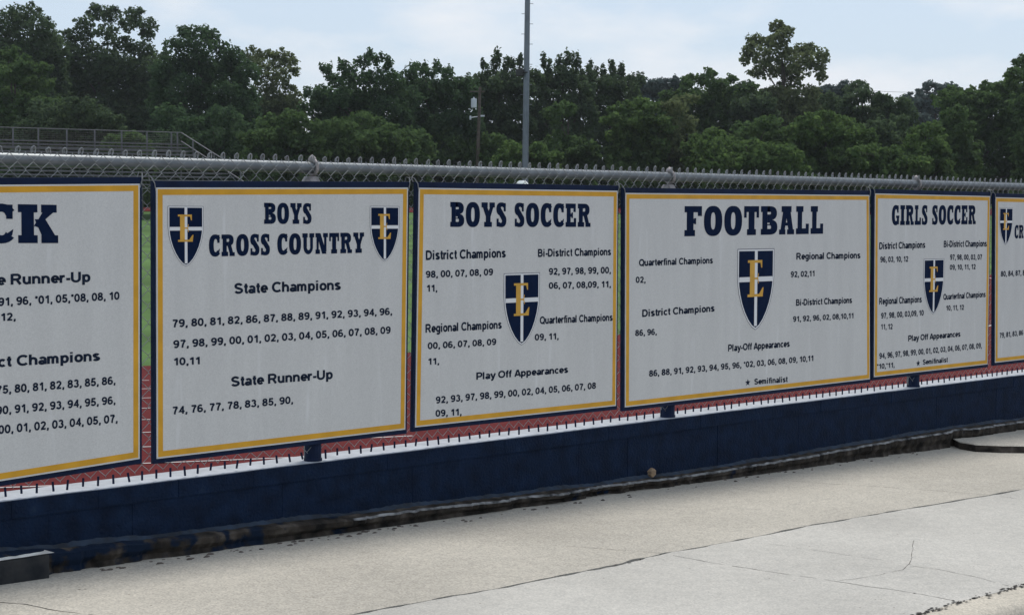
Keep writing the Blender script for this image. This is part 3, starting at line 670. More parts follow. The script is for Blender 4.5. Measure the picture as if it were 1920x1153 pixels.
GRP = 'honour boards hung along the fence'
def board(label, tl, tr, bl, br, title, lines, shields, vis=None, stars=()):
    """one board: four corners of its printed face in photo pixels, headings, records and crests"""
    P = [at_y(*q, FACE) for q in (bl, br, tr, tl)]; P = [np.array([p[0], p[2]]) for p in P]
    if vis:                                    # a board that runs out of the photo keeps its real width
        d = (P[1]-P[0]); 
    cen = sum(P)/4
    root = thing('honor_board', label, 'sign', (cen[0], .012, min(P[0][1], P[1][1])), GRP)
    def off(m_):                               # corners moved outward by m_
        c = [np.array(p) for p in P]; s = [(-1, -1), (1, -1), (1, 1), (-1, 1)]
        return [c[i]+np.array(s[i])*m_ for i in range(4)]
    def frame(outer, inner, y0, y1):
        m2 = MB()
        for i in range(4):
            j = (i+1) % 4; a, b, c, d = outer[i], outer[j], inner[j], inner[i]
            vs = [(a[0], y0, a[1]), (b[0], y0, b[1]), (c[0], y0, c[1]), (d[0], y0, d[1]), (a[0], y1, a[1]), (b[0], y1, b[1]), (c[0], y1, c[1]), (d[0], y1, d[1])]
            m2.add(vs, [(0, 1, 2, 3), (1, 0, 4, 5), (3, 2, 6, 7), (5, 4, 7, 6)])
        return m2
    o = off(0); 
    fo = [o[0]+(-.014, -.022), o[1]+(.014, -.022), o[2]+(.014, .029), o[3]+(-.014, .029)]
    frame(fo, off(-.03), .004, .026).build('backing_frame', M_NAVYF, root, bevel=.002)
    m2 = MB(); q = off(0); m2.add([(a[0], FACE, a[1]) for a in q]+[(a[0], .012, a[1]) for a in q], [(0, 1, 2, 3), (7, 6, 5, 4), (1, 0, 4, 5), (2, 1, 5, 6), (3, 2, 6, 7), (0, 3, 7, 4)])
    m2.build('board_face', M_BOARD, root)
    frame(off(-.007), off(-.032), FACE-.0006, FACE+.001).build('gold_border', M_GOLD, root)
    m2 = MB()
    for t in title: line(m2, 'slab', *t)
    m2.build('heading_lettering', M_INK, root)
    m2 = MB()
    for t in lines: line(m2, 'sans', *t)
    for sx, sy, sr in stars:                   # five pointed star before a footnote
        c0 = at_y(sx, sy, FACE); r0 = abs(at_y(sx+sr, sy, FACE)[0]-c0[0])
        pt = [(c0[0]+(r0 if i % 2 == 0 else r0*.42)*math.sin(i*math.pi/5), FACE-.0009, c0[2]+(r0 if i % 2 == 0 else r0*.42)*math.cos(i*math.pi/5)*.85) for i in range(10)]
        m2.add(pt, [tuple(range(9, -1, -1))])
    m2.build('record_lettering', M_INK2, root)
    for s in shields: shield(root, *s)
    m2 = MB()                                  # wire ties at the upper corners
    for c in (fo[2], fo[3]):
        s = 1 if c is fo[2] else -1
        m2.tube([(c[0]-s*.012, .000, c[1]-.045), (c[0]-s*.004, -.003, c[1]-.01), (c[0]+s*.006, .012, c[1]+.018), (c[0]+s*.004, .034, c[1]+.024), (c[0]-s*.004, .036, c[1]-.0)], .0022, 5)
    m2.build('wire_tie', M_WIRE, root)
    return root

# far-left board: only its right end shows in the photo
Lx = 262 - 760
def ext(px, py_at_262, slope): return (px, py_at_262+slope*(px-262))
board('white board at the left, its heading cut off to CK, State Runner-Up below',
      (-620, 351), (262, 344.8), (-640, 1004), (262, 860),
      [('TRACK', -262, 456, 109, 456, 78)],
      [('State Runner-Up', -66, 537, 169, 528.5, 20.5), ('91, 96, *01, 05,*08, 08, 10', -3, 574, 223.6, 561.6, 15.5), ('12,', 1, 602, 29, 600.5, 14.5),
       ('District Champions', -86, 693.5, 186.3, 676, 20.5), ('75, 80, 81, 82, 83, 85, 86,', -7, 739, 216, 720, 15.5), ('90, 91, 92, 93, 94, 95, 96,', -7, 777.5, 216, 757, 15.5), ('00, 01, 02, 03, 04, 05, 07,', -3, 813.5, 220, 791.6, 16)], [])
board('white board headed BOYS CROSS COUNTRY with a crest in each upper corner',
      (293, 352), (765, 352), (294, 860), (760, 805),
      [('BOYS', 495, 420, 584, 420, 39.5), ('CROSS COUNTRY', 391.7, 481.3, 682.5, 474, 41)],
      [('State Champions', 439, 551, 637.8, 543.3, 19.7), ('79, 80, 81, 82, 86, 87, 88, 89, 91, 92, 93, 94, 96,', 322.8, 614, 734.8, 590, 14.6),
       ('97, 98, 99, 00, 01, 02, 03, 04, 05, 06, 07, 08, 09', 325, 652.8, 732, 625, 14.6), ('10,11', 325, 685, 375.5, 682.6, 14), ('State Runner-Up', 433, 724.7, 623.4, 710, 18.5), ('74, 76, 77, 78, 83, 85, 90,', 323, 777, 549, 756, 14.4)],
      [(314, 381.4, 386.4, 348, 499.7), (693.3, 748.7, 386.6, 721, 490.7)])
board('white board headed BOYS SOCCER with one crest near its middle',
      (785.6, 352.3), (1158, 358), (778.6, 801), (1155, 760.7),
      [('BOYS SOCCER', 844, 425.7, 1107, 425.7, 46.8)],
      [('District Champions', 798.3, 487.5, 947.5, 482.7, 17.5), ('98, 00, 07, 08, 09', 798.3, 521, 924, 516, 12.7), ('11,', 799.5, 547, 819.5, 546.6, 12.7),
       ('Bi-District Champions', 1008.5, 481.8, 1145, 478.7, 14.6), ('92, 97, 98, 99, 00,', 1029, 515.5, 1145, 512.4, 12.5), ('06, 07, 08,09, 11,', 1029, 541.6, 1145, 538.5, 12),
       ('Regional Champions', 797.7, 623.8, 940, 615.9, 16), ('00, 06, 07, 08, 09', 802, 654.6, 930, 646.5, 12.3), ('11,', 802, 683.5, 823, 682.9, 12),
       ('Quarterfinal Champions', 1012, 607.5, 1148, 601.3, 14), ('09, 11,', 1002.7, 638.3, 1047, 635.9, 12), ('Play Off Appearances', 893, 711.9, 1064.4, 698.6, 13.5),
       ('92, 93, 97, 98, 99, 00, 02, 04, 05, 06, 07, 08', 817, 756.4, 1117, 728.3, 12.8), ('09, 11,', 816.6, 781, 865, 778, 12.5)],
      [(944.3, 1012, 512.8, 976, 647.4)])
board('widest white board, headed FOOTBALL, with the largest crest below the heading',
      (1173, 362), (1630, 366), (1172, 763.5), (1631, 710.8),
      [('FOOTBALL', 1283, 443.3, 1543, 438.4, 56.5)],
      [('Quarterfinal Champions', 1198, 499, 1336, 494, 12.8), ('02,', 1192, 530.5, 1210, 530.2, 11.5), ('District Champions', 1204, 594.2, 1339, 584, 13.5), ('86, 96,', 1191, 630, 1231, 627.4, 11.3),
       ('Play-Off Appearances', 1365, 658.9, 1480, 650, 12.8), ('86, 88, 91, 92, 93, 94, 95, 96, *02, 03, 06, 08, 09, 10,11', 1217, 706, 1525.3, 676.4, 11.6),
       ('Semifinalist', 1414, 720.8, 1476, 716, 10.8), ('Regional Champions', 1493, 487, 1612.6, 484.5, 12.6), ('92, 02,11', 1482.5, 520, 1527.5, 518, 10.8),
       ('Bi-District Champions', 1492.3, 573.3, 1597, 568.2, 12), ('91, 92, 96, 02, 08,10,11', 1486.8, 603.5, 1600.5, 596.7, 10.3)],
      [(1382.5, 1452, 467, 1419, 618.5)], stars=[(1402, 717, 5)])
board('white board headed GIRLS SOCCER, narrower looking, near the right edge',
      (1641, 363), (1856.5, 368), (1639, 707), (1851.7, 683),
      [('GIRLS SOCCER', 1671.8, 422.5, 1829.3, 420.6, 37.5)],
      [('District Champions', 1648.3, 467.6, 1734.2, 465, 12.8), ('96, 03, 10, 12', 1650.4, 492, 1702.5, 490.7, 10.5), ('Bi-District Champions', 1769.4, 463.7, 1849.7, 462.4, 12),
       ('97, 98, 00, 03, 07', 1781.3, 487.4, 1841, 487, 10), ('09, 10, 11, 12', 1780.8, 506, 1829, 504.7, 9.5), ('Regional Champions', 1648.3, 571.2, 1727.7, 567, 12.6),
       ('97, 98, 00, 03,09, 10', 1651.8, 597.3, 1731.6, 591.3, 10.5), ('11, 12', 1651.4, 617.7, 1673.3, 617, 10), ('Play Off Appearances', 1702.7, 640, 1800.2, 631, 11),
       ('94, 96, 97, 98, 99, 00, 01, 02, 03, 04, 06, 07, 08, 09,', 1648.6, 672.5, 1840.5, 652.4, 10.5), ('*10,*11,', 1644, 692, 1677, 688.5, 9.5), ('Semifinalist', 1730, 683.6, 1776.4, 678.8, 9.6),
       ('Quarterfinal Champions', 1768.6, 562.2, 1847.4, 557, 11), ('10, 11, 12', 1773.6, 582.3, 1807, 580.7, 9.5)],
      [(1732, 1770.6, 485.8, 1750, 590)], stars=[(1721.5, 681, 4)])
board('white board at the right edge, small crest beside a heading cut off to CR',
      (1867, 370), (2046, 374.5), (1866, 680), (2044, 660),
      [('CROSS COUNTRY', 1901.8, 447.3, 2008, 444.5, 25)],
      [('80, 84, 87, 88', 1876.4, 518.6, 1926, 516, 10), ('79, 81, 83, 86', 1874, 633.7, 1918, 628, 9.5)],
      [(1874, 1899.3, 389.7, 1887, 459.7)])

# ------------------------------------------------------------------ beyond the fence
def gz_at(p): return ground_z(p[0], p[1])
# steel floodlight pole
b = at_d(984, 345, 95); b[2] = gz_at(b); t = at_d(993.5, -330, 95)
lp = thing('light_pole', 'tall tapered grey steel light pole rising above the trees', 'pole', b)
mb = MB(); mb.tube([b, b+(t-b)*.5, t], [.19, .15, .10], 8); mb.build('shaft', M_STEEL, lp)
mb = MB()
for i in range(26):
    z = .25+i*.026
    if z > .98: break
    p = b+(t-b)*z; s = 1 if i % 2 else -1; mb.tube([p, p+RGT*s*.32], .016, 5)
mb.build('step_bolt', M_STEEL, lp)
q = at_d(975, 136, 94.8); mb = MB(); mb.obox(q-RGT*.22-np.array([0, 0, .2]), RGT*.42, FH*.3, np.array([0, 0, .38])); mb.tube([q+RGT*.1, q+RGT*.42], .04, 6); mb.build('floodlight', M_BLACK, lp, bevel=.03)
f0 = at_d(979, 348, 94); mb = MB(); mb.lathe([(.44, -1.2), (.43, -.2), (.37, .06), (.25, .20), (.16, .26)], (f0[0], f0[1], f0[2]), 16); mb.build('concrete_footing', mat('white_footing', (.75, .77, .74), .8, var=.1), lp, smooth=True)
# wooden utility pole with transformer
b = at_d(893, 345, 112); b[2] = gz_at(b); t = at_d(900, 164, 112)
up = thing('utility_pole', 'brown wooden utility pole with a pale transformer can, before the trees', 'pole', b)
mb = MB(); mb.tube([b, t], [.135, .095], 10); mb.build('shaft', M_WOOD, up)
mb = MB(); c0 = at_d(900, 172, 111.8); mb.obox(c0-RGT*.65-np.array([0, 0, .04]), RGT*.95, FH*.1, np.array([0, 0, .08])); mb.build('crossarm', M_WOOD, up)
q = at_d(888.5, 194, 111.8); mb = MB(); mb.lathe([(.17, -.30), (.19, -.28), (.19, .24), (.17, .29), (.05, .31), (.04, .40)], q, 14); mb.build('transformer', M_TRANS, up)
q = at_d(882, 221, 111.8); mb = MB(); mb.lathe([(.06, -.14), (.07, 0), (.05, .12)], q, 8); mb.tube([q, at_d(897, 219, 112)], .03, 5); mb.build('insulator', M_TRANS, up)
q = at_d(904, 219, 111.8); mb = MB(); mb.obox(q-RGT*.1, RGT*.26, FH*.1, np.array([0, 0, .1])); mb.build('meter_box', M_TRANS, up)
# thin dark post
b = at_d(1287, 345, 104); b[2] = gz_at(b); t = at_d(1288, 254, 104); mb = MB(); mb.tube([b, t], .05, 6); mb.lathe([(.07, 0), (.07, .06), (.02, .1)], t, 8)
tag(mb.build('thin_post', M_BLACK), 'thin dark steel post standing before the pale green shrubs', 'post')
# overhead wires at the right
for k, (ya, yb, lab) in enumerate(((158, 141, 'upper thin overhead wire crossing the sky at the right'), (168, 153, 'lower thin overhead wire crossing the sky at the right'))):
    mb = MB(); A = at_d(1500, ya+2, 175); B = at_d(2300, yb-14, 150)
    mb.tube([A+(B-A)*i/12-np.array([0, 0, 1.4*4*(i/12)*(1-i/12)]) for i in range(13)], .014, 4)
    tag(mb.build('overhead_wire', M_BLACK), lab, 'wire', 'overhead wires')

# bleachers across the field
B0 = at_d(340, 283, 92)
vv = (RGT*2.8 - FH*4.5)/5.3; vv[2] = 0; vv /= np.linalg.norm(vv); uu = -np.array([-vv[1], vv[0], 0]); 
if np.dot(uu, RGT) > 0: uu = -uu
LEN, NR = 26.0, 11
bl = thing('bleachers', 'grey metal bleachers with back railing across the field, at the left', 'bleachers', (B0[0], B0[1], gz_at(B0)))
Z = np.array([0, 0, 1.0])
for r in range(NR):
    o = B0 + vv*.76*r - Z*.205*r
    mb = MB(); mb.obox(o+vv*.12+Z*.30, uu*LEN, vv*.26, Z*.045); mb.build('seat_plank', M_ALU, bl)
    mb = MB(); mb.obox(o+vv*.48-Z*.12, uu*LEN, vv*.5, Z*.05); mb.build('footboard', M_ALU, bl)
mb = MB()
for s in range(0, 9):
    a = B0+uu*(s*LEN/8.0*.998+.02)
    mb.tube([a, a+vv*.76*NR-Z*.205*NR], .05, 4)
    for r in (0, 4, 8): q = a+vv*.76*r-Z*.205*r; mb.tube([q, np.array([q[0], q[1], gz_at(q)])], .05, 4)
mb.build('under_frame', M_ALU, bl)
for px in (-90, -40, 4, 48, 90, 138, 186, 233, 278, 322, 333):
    s = (340-px)*.0283*1.08/1.0; a = B0+uu*s; mb = MB(); mb.tube([a-Z*.2, a+Z*.96], .045, 6); mb.build('rail_post', M_ALU, bl)
mb = MB()
for h in (.96, .02): mb.tube([B0+uu*LEN+Z*h, B0+Z*h], .028, 6)
for h in (.96, .5): mb.tube([B0+Z*h, B0+vv*.76*NR-Z*(.205*NR-h)], .026, 6)
for r in (2.2, 6, 10.5): a = B0+vv*.76*r-Z*.205*r; mb.tube([a, a+Z*.96], .04, 6)
mb.build('guard_rail', M_ALU, bl)
mb = MB()                                      # wire netting in the back railing
for i in range(210): a = B0+uu*(LEN*i/210); mb.tube([a+Z*.03, a+Z*.95], .0022, 3, cap=False)
for i in range(9): mb.tube([B0+Z*(.1+.1*i), B0+uu*LEN+Z*(.1+.1*i)], .0022, 3, cap=False)
mb.build('rail_netting', M_ALU, bl)

# ------------------------------------------------------------------ trees
def leaf_mesh(name, P, Nrm, size, m, parent, off):
    """many small leaf sprays, each a bent pair of triangles"""
    n = len(P); a = rng.normal(size=(n, 3)); nn = Nrm+.75*a; nn /= np.linalg.norm(nn, axis=1)[:, None]
    t = np.cross(nn, rng.normal(size=(n, 3))); t /= np.linalg.norm(t, axis=1)[:, None]; b = np.cross(nn, t)
    s = (size*(.55+.9*rng.random(n)))[:, None]; asp = (.45+.4*rng.random(n))[:, None]
    V = np.empty((n, 4, 3)); V[:, 0] = P-t*s; V[:, 1] = P+b*s*asp+nn*s*.18; V[:, 2] = P+t*s; V[:, 3] = P-b*s*asp+nn*s*.18
    V = (V-off).reshape(-1, 3); me = bpy.data.meshes.new(name)
    me.vertices.add(4*n); me.vertices.foreach_set('co', V.ravel())
    me.loops.add(4*n); me.loops.foreach_set('vertex_index', np.arange(4*n)); me.polygons.add(n)
    me.polygons.foreach_set('loop_start', np.arange(n)*4); me.polygons.foreach_set('loop_total', np.full(n, 4))
    me.update(calc_edges=True); me.materials.append(m)
    o = bpy.data.objects.new(name, me); C.objects.link(o); o.parent = parent; return o

GT = 'trees beyond the field'
def tree(name, label, cat, dep, kind, base_px, blobs, body=None, dens=1.0, size=.125, group=GT, spiky=False, fill=True):
    """blobs: (x, y, rx, ry) leaf masses of the crown in photo pixels at depth dep; body: (x0, x1, y0, y1) filled with more"""
    s = dep/FPX; blobs = list(blobs)
    if body:
        x0, x1, y0, y1 = body; y0 -= 20 if fill and dens >= 1 else 0; y1 = max(y1, 392); step = max(15, (x1-x0)/6)
        yy = y0
        while yy < y1:
            xx = x0+rng.uniform(0, step*.5)
            while xx < x1: blobs.append((xx+rng.normal(0, 4), yy+rng.normal(0, 5), step*rng.uniform(.7, 1.0), step*rng.uniform(.55, .85))); xx += step*.9
            yy += step*.72
    if dens < 1: blobs = [(q[0], q[1], q[2]*1.18, q[3]*1.2) for q in blobs]
    b = at_d(base_px, 345, dep); b[2] = gz_at(b)
    root = thing(name, label, cat, b, group)
    depth_half = max(1.2, (max(q[0] for q in blobs)-min(q[0] for q in blobs))*s*.36)
    cs = []; PP = []; NN = []
    ymin = min(q[1]-q[3] for q in blobs)
    for (x, y, rx, ry) in blobs:
        edge = rng.uniform(-1, 1); c = at_d(x, y, dep+edge*depth_half*.8)
        rr = np.array([rx*s, ry*s]); cs.append((c, rr)); rd = rr[0] if spiky else max(.6, (rr[0]+rr[1])*.5)
        ax = np.stack([RGT*rr[0], FH*rd, np.array([0, 0, 1.0])*rr[1]])
        n0 = int(dens*rr[0]*rr[1]*3.14/(size*size*.75)*2.3)+8
        v = rng.normal(size=(n0, 3)); v /= np.linalg.norm(v, axis=1)[:, None]
        lump = 1+.20*np.sin(4.1*v[:, 0]+x)*np.sin(3.7*v[:, 2]+y)+.12*np.sin(9*v[:, 2]+8*v[:, 1]+x)
        rad = rng.random(n0)**.38*lump
        PP.append(c+(v*rad[:, None])@ax); NN.append(v*.7+np.array([0, 0, .45]))
        needle = kind == 'pine' or spiky
        for k in range(max(3, int(3+rr[0]*rr[1]*(6 if needle else 4)))):   # sprigs that break the outline
            d = rng.normal(size=3); d[2] = abs(d[2])*(1.3 if needle else .9)-.2; d /= np.linalg.norm(d)
            tc_ = c+(d*rng.uniform(.85, 1.12))@ax; tr = rng.uniform(.14, .34)*(.62 if needle else 1)
            nl = int(dens*22*tr*tr/(size*size*3.2))+4
            v = rng.normal(size=(nl, 3)); v /= np.linalg.norm(v, axis=1)[:, None]
            PP.append(tc_+v*(tr*(.3+.75*rng.random(nl)))[:, None]*np.array([1, 1, 2.1 if needle else .8])); NN.append(v*.6+np.array([0, 0, .5]))
    P = np.vstack(PP); Nn = np.vstack(NN); off = wloc(root)
    leaf_mesh('crown', P, Nn, size, LEAF[kind], root, off)
    # tapered trunk with limbs reaching into the masses
    mb = MB(); topz = at_d(base_px, ymin+ (345-ymin)*.22, dep)
    hgt = topz[2]-b[2]; tx = np.array([b[0], b[1], b[2]])
    r0 = .05+.019*hgt; pts = []; nseg = 7; wv = rng.normal(0, .12, (nseg+1, 2)); 
    for i in range(nseg+1):
        f = i/nseg; p = tx*(1-f)+np.array([topz[0], topz[1], topz[2]])*f; p[:2] += wv[i]*f*1.5*.5; pts.append(p)
    mb.tube(pts, [r0*(1-.78*i/nseg) for i in range(nseg+1)], 7)
    idx = rng.permutation(len(cs))[:16]
    for i in idx:
        c, rr = cs[i]
        if c[2] < b[2]+hgt*.2: continue
        f = np.clip((c[2]-b[2])/hgt*.72, .12, .95); k = int(f*nseg); st_ = pts[k]
        mid = (st_+c)/2+np.array([0, 0, .25]); mb.tube([st_, mid, c], [r0*(1-.78*f)*.55, r0*.22, .02], 5)
    mb.build('trunk', M_BARK, root)
    return root

def T(*a, **k): return tree(*a, **k)
T('oak_tree', 'tall dark broad tree at the far left with rounded top', 'tree', 128, 'dark', 30,
  [(10, 45, 34, 28), (45, 28, 30, 22), (78, 55, 28, 26), (98, 78, 18, 24), (60, 80, 40, 30), (15, 90, 36, 30), (-40, 40, 40, 30), (-60, 90, 45, 36)], (-60, 115, 115, 335))
T('airy_tree', 'tall airy tree with sky showing through its crown, second from left', 'tree', 136, 'dark', 200,
  [(160, 45, 16, 14), (185, 26, 20, 14), (210, 30, 18, 14), (250, 30, 15, 16), (240, 48, 16, 12), (280, 48, 16, 12), (275, 68, 14, 10), (150, 70, 22, 14), (200, 60, 20, 12), (225, 85, 28, 14), (130, 75, 14, 14), (165, 95, 30, 18), (265, 95, 26, 18), (205, 112, 34, 16), (135, 110, 22, 22), (285, 120, 22, 22)], (120, 300, 135, 335), dens=.85)
T('pine_tree', 'dense dark pine with peaked top standing behind the bleacher railing', 'tree', 116, 'pine', 375,
  [(345, 62, 14, 14), (375, 60, 18, 12), (395, 68, 16, 14), (330, 85, 22, 14), (370, 85, 34, 20), (410, 90, 22, 16), (435, 105, 22, 16), (345, 112, 40, 22), (400, 125, 44, 24), (310, 135, 30, 22), (450, 140, 20, 22)], (296, 470, 155, 335), size=.11)
T('elm_tree', 'pale airy tree leaning right of the tall dark pine, sky between its twigs', 'tree', 128, 'olive', 480,
  [(470, 108, 20, 14), (500, 104, 18, 9), (528, 104, 16, 9), (548, 118, 11, 9), (553, 135, 9, 9), (520, 122, 18, 11), (488, 130, 22, 16), (520, 145, 20, 14), (540, 165, 12, 10), (500, 165, 26, 18), (545, 195, 16, 12)], (455, 560, 185, 335), dens=.75, size=.11)
T('pine_tree', 'widest dark pine, its left limb reaching into the open sky', 'tree', 110, 'pine', 690,
  [(612, 130, 10, 10), (622, 145, 14, 9), (632, 158, 14, 12), (650, 132, 16, 14), (640, 122, 7, 9), (680, 118, 16, 12), (705, 112, 16, 9), (690, 106, 8, 8), (728, 120, 12, 9), (670, 150, 34, 18), (715, 145, 34, 18), (640, 190, 36, 20), (690, 190, 44, 24), (738, 160, 24, 22), (600, 180, 22, 16), (576, 175, 9, 9)], (590, 770, 205, 335), size=.11)
T('pine_tree', 'dark rounded pine just left of the wooden utility pole', 'tree', 114, 'pine', 815,
  [(765, 140, 18, 14), (785, 128, 14, 10), (805, 138, 18, 12), (822, 128, 8, 12), (840, 140, 12, 14), (775, 165, 30, 18), (820, 165, 30, 20), (858, 160, 20, 16), (875, 155, 12, 10)], (755, 890, 185, 335), size=.11)
sp = [(905, 122, 4, 16), (915, 140, 6, 14), (935, 112, 6, 20), (928, 128, 8, 20), (950, 122, 7, 18), (962, 130, 6, 22), (975, 120, 6, 16), (940, 148, 18, 16), (912, 160, 16, 14), (968, 155, 16, 16)]
T('cedar_tree', 'feathery dark cedar with upright tips between the wooden pole and the light pole', 'tree', 118, 'dark', 935, sp, (892, 995, 172, 335), spiky=True, size=.11)
T('cedar_tree', 'feathery dark cedar with upright tips just right of the light pole', 'tree', 120, 'dark', 1055,
  [(1020, 118, 5, 16), (1030, 132, 7, 16), (1048, 122, 8, 18), (1066, 112, 12, 14), (1084, 118, 7, 16), (1060, 138, 22, 16), (1010, 150, 10, 14), (1035, 155, 20, 16), (1085, 148, 12, 16)], (998, 1110, 172, 335), spiky=True, size=.11)
T('cedar_tree', 'rightmost of the feathery cedars, flat spread of upright tips', 'tree', 122, 'dark', 1145,
  [(1106, 130, 6, 18), (1116, 140, 7, 16), (1130, 138, 6, 14), (1148, 128, 7, 14), (1165, 132, 7, 14), (1158, 145, 12, 12), (1135, 158, 24, 14), (1170, 165, 16, 14)], (1100, 1200, 180, 335), spiky=True, size=.11)
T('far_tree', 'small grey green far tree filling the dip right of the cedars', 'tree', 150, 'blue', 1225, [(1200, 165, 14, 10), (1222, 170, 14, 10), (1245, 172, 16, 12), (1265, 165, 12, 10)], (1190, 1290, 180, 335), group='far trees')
T('oak_tree', 'medium green tree with two small peaks left of the tallest tree', 'tree', 126, 'mid', 1330,
  [(1300, 148, 16, 9), (1288, 158, 14, 10), (1330, 138, 10, 12), (1325, 155, 20, 14), (1350, 160, 20, 14), (1372, 150, 14, 9), (1280, 185, 24, 16), (1330, 185, 34, 20), (1375, 180, 24, 18)], (1255, 1410, 200, 335))
T('sweetgum_tree', 'tallest tree right of centre, loose yellow green crown high above the rest', 'tree', 130, 'olive', 1470,
  [(1455, 52, 14, 12), (1475, 62, 12, 12), (1462, 72, 14, 14), (1415, 76, 14, 12), (1440, 82, 16, 12), (1403, 95, 12, 12), (1398, 112, 9, 10), (1425, 108, 20, 16), (1465, 100, 24, 18), (1500, 96, 18, 12), (1520, 95, 14, 10), (1542, 104, 10, 12), (1500, 118, 24, 16), (1535, 122, 14, 14), (1455, 130, 28, 16), (1420, 138, 14, 9), (1490, 142, 22, 12), (1540, 145, 7, 12), (1475, 165, 22, 14), (1445, 175, 18, 11), (1520, 172, 18, 11), (1485, 185, 36, 18), (1440, 198, 28, 16), (1530, 198, 26, 16)], (1430, 1530, 195, 335), dens=.9)
T('oak_tree', 'dark rounded tree at the right foot of the tallest tree', 'tree', 124, 'dark', 1400, [(1400, 165, 20, 14), (1430, 195, 22, 16), (1400, 200, 24, 18)], (1380, 1450, 215, 335))
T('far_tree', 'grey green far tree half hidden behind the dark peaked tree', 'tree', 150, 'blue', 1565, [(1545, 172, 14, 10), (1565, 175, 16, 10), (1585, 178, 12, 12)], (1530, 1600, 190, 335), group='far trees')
T('juniper_tree', 'dark tree with a small pointed peak right of the tallest tree', 'tree', 120, 'dark', 1615,
  [(1610, 160, 8, 12), (1595, 168, 12, 10), (1620, 172, 16, 12), (1600, 188, 22, 14), (1640, 186, 16, 12), (1665, 190, 14, 10), (1690, 192, 10, 12), (1580, 205, 22, 16), (1650, 210, 28, 16)], (1565, 1705, 225, 335))
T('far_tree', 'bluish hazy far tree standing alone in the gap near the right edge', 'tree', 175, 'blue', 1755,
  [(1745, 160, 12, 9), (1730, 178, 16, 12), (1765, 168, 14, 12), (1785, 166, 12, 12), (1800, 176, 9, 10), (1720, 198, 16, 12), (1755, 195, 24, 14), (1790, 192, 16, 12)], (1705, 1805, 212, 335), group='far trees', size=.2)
T('oak_tree', 'broad bright green tree sloping up towards the right edge', 'tree', 112, 'mid', 1840,
  [(1878, 160, 16, 9), (1855, 164, 18, 12), (1830, 178, 18, 12), (1805, 195, 18, 14), (1790, 212, 16, 12), (1850, 190, 34, 20), (1890, 185, 26, 20), (1885, 212, 34, 24), (1868, 240, 34, 24), (1905, 245, 30, 24)], (1775, 1935, 210, 335))
T('oak_tree', 'dark tree cut off by the right edge, leaning over its neighbour', 'tree', 106, 'mid', 1935,
  [(1915, 120, 16, 14), (1900, 138, 16, 14), (1895, 155, 12, 12), (1930, 145, 30, 24), (1960, 110, 40, 30), (1930, 190, 24, 24)], (1910, 2010, 200, 335))

# smaller growth in front of the wood
GS = 'shrubs before the wood'
def sh(label, dep, kind, x, blobs, body=None, dens=1.0, nm='shrub', cat='shrub'): T(nm, label, cat, dep, kind, x, blobs, body, dens, .115, GS)
sh('yellow green young tree at the far left, before the dark broad tree', 112, 'mid', 25, [(15, 105, 22, 16), (45, 125, 26, 18), (75, 130, 20, 14), (20, 140, 34, 22), (70, 160, 30, 22), (15, 185, 34, 24), (-30, 130, 34, 24), (60, 200, 34, 24)], (-30, 100, 215, 335), nm='young_tree', cat='tree')
sh('green bush showing through the bleacher railing', 100, 'mid', 240, [(225, 262, 22, 12), (250, 258, 16, 10), (215, 280, 20, 14), (262, 285, 20, 14)], (205, 285, 290, 340))
sh('dark bush behind the left half of the bleacher railing', 106, 'dark', 120, [(90, 215, 40, 24), (150, 205, 40, 24), (190, 225, 36, 22), (60, 240, 36, 20), (130, 245, 46, 22)], (40, 215, 262, 335))
sh('low bright green bush right of the bleachers\' sloping rail', 100, 'mid', 530, [(510, 235, 30, 18), (550, 225, 30, 20), (585, 240, 26, 18), (480, 260, 26, 18), (540, 262, 40, 22)], (460, 610, 285, 335))
sh('dark green bush at the foot of the tall pine, above the sloping rail', 104, 'pine', 400, [(320, 215, 32, 18), (360, 235, 34, 20), (420, 220, 34, 20), (455, 245, 28, 20), (395, 262, 40, 22)], (300, 480, 285, 335))
sh('mid green bush under the widest pine', 102, 'mid', 660, [(640, 240, 32, 18), (680, 230, 34, 20), (720, 248, 30, 18), (660, 268, 40, 20), (770, 262, 34, 18)], (610, 800, 288, 335))
sh('green bush around the foot of the wooden utility pole', 114, 'mid', 850, [(830, 250, 26, 18), (870, 245, 24, 16), (925, 265, 22, 18), (950, 280, 22, 14), (850, 280, 34, 16)], (800, 965, 295, 335))
sh('small pale green weeds clump at the foot of the light pole', 97, 'bright', 1000, [(945, 298, 8, 12), (968, 296, 7, 14), (1010, 296, 8, 14), (1022, 302, 10, 10)], (935, 1040, 308, 335))
sh('bright vine covered bush right of the light pole', 104, 'mid', 1065, [(1040, 215, 16, 22), (1062, 205, 18, 14), (1050, 262, 24, 14), (1085, 272, 20, 14), (1040, 285, 26, 14)], (1020, 1110, 295, 335))
sh('yellow green rounded tree standing free right of the cedars', 103, 'bright', 1180, [(1165, 205, 22, 12), (1200, 195, 24, 14), (1225, 205, 18, 14), (1150, 225, 18, 14), (1190, 225, 34, 18), (1225, 238, 22, 18)], (1150, 1250, 250, 335), nm='young_tree', cat='tree')
sh('olive shrub with bare brownish twigs left of the thin dark post', 104, 'olive', 1265, [(1265, 205, 22, 16), (1285, 190, 16, 12), (1255, 235, 18, 18), (1290, 235, 16, 16)], (1245, 1300, 262, 335), dens=.8)
sh('mid green shrub just right of the thin dark post', 100, 'bright', 1320, [(1310, 262, 18, 10), (1340, 250, 20, 12), (1360, 268, 22, 14), (1325, 285, 26, 14)], (1295, 1390, 300, 335))
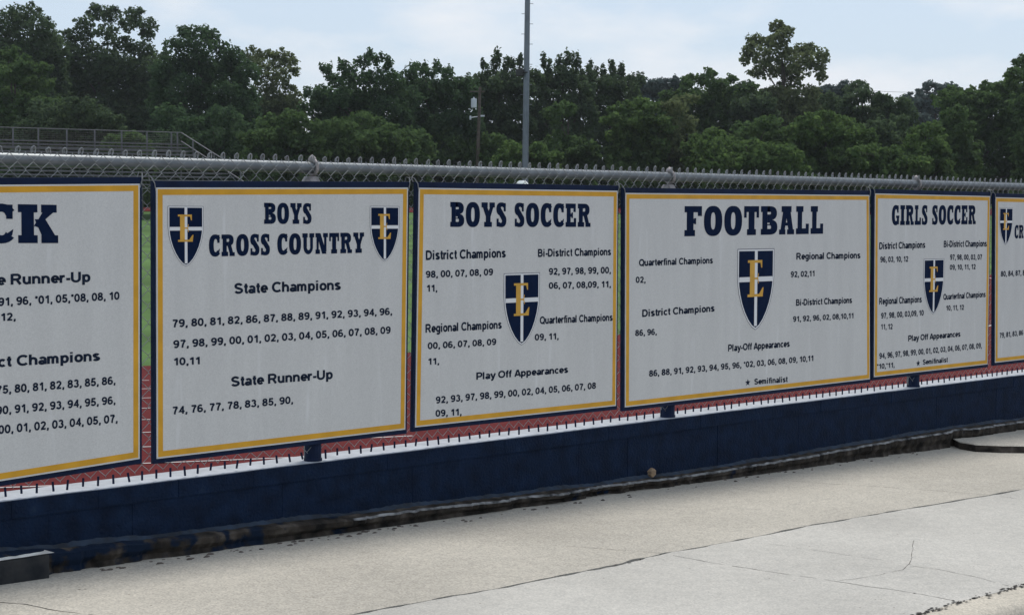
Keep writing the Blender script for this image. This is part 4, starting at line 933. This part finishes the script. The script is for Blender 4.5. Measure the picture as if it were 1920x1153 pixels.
sh('green shrub below the tallest tree', 101, 'mid', 1420, [(1400, 245, 26, 16), (1440, 235, 26, 16), (1420, 265, 32, 18), (1460, 262, 26, 16)], (1380, 1490, 282, 335))
sh('large dome shaped yellow green shrub below the dark peaked tree', 98, 'bright', 1550, [(1515, 225, 22, 12), (1545, 220, 24, 12), (1580, 232, 24, 14), (1500, 245, 26, 16), (1545, 250, 40, 20), (1605, 252, 24, 18), (1625, 280, 18, 18)], (1490, 1635, 275, 335))
sh('dark shrub between the dome shaped shrub and the right hand bushes', 104, 'dark', 1665, [(1650, 240, 24, 20), (1685, 235, 18, 20), (1665, 265, 28, 18)], (1640, 1710, 285, 335))
sh('rounded bright bush under the hazy far tree', 98, 'bright', 1735, [(1725, 248, 22, 14), (1750, 245, 20, 14), (1715, 270, 18, 16), (1745, 272, 28, 18)], (1702, 1775, 290, 335))
sh('upright green bush at the left foot of the broad bright tree', 102, 'mid', 1790, [(1780, 222, 16, 14), (1800, 215, 16, 14), (1775, 250, 18, 18), (1805, 245, 20, 20), (1785, 280, 24, 18)], (1768, 1830, 290, 335))
sh('low grassy weeds below the tallest tree, just over the rail', 96, 'bright', 1400, [(1340, 300, 24, 8), (1385, 296, 26, 9), (1430, 302, 26, 8), (1475, 300, 20, 8)], (1320, 1500, 308, 330))
sh('low pale weeds below the dark shrub, just over the rail', 96, 'bright', 1660, [(1640, 306, 24, 8), (1670, 298, 20, 12), (1700, 308, 22, 8)], (1610, 1730, 314, 332))

# ------------------------------------------------------------------ thin summer haze
mh = bpy.data.materials.new('haze_air'); mh.use_nodes = True; nt = mh.node_tree; nt.nodes.clear()
vo = nt.nodes.new('ShaderNodeVolumePrincipled'); ou = nt.nodes.new('ShaderNodeOutputMaterial')
vo.inputs['Color'].default_value = (.86, .92, 1.0, 1); vo.inputs['Density'].default_value = .0002; vo.inputs['Anisotropy'].default_value = .3
nt.links.new(vo.outputs[0], ou.inputs['Volume'])
mb = MB(); mb.box((-1000, -1000, -2.5), (2800, 2800, 60)); tag(mb.build('haze', mh), kind='stuff')
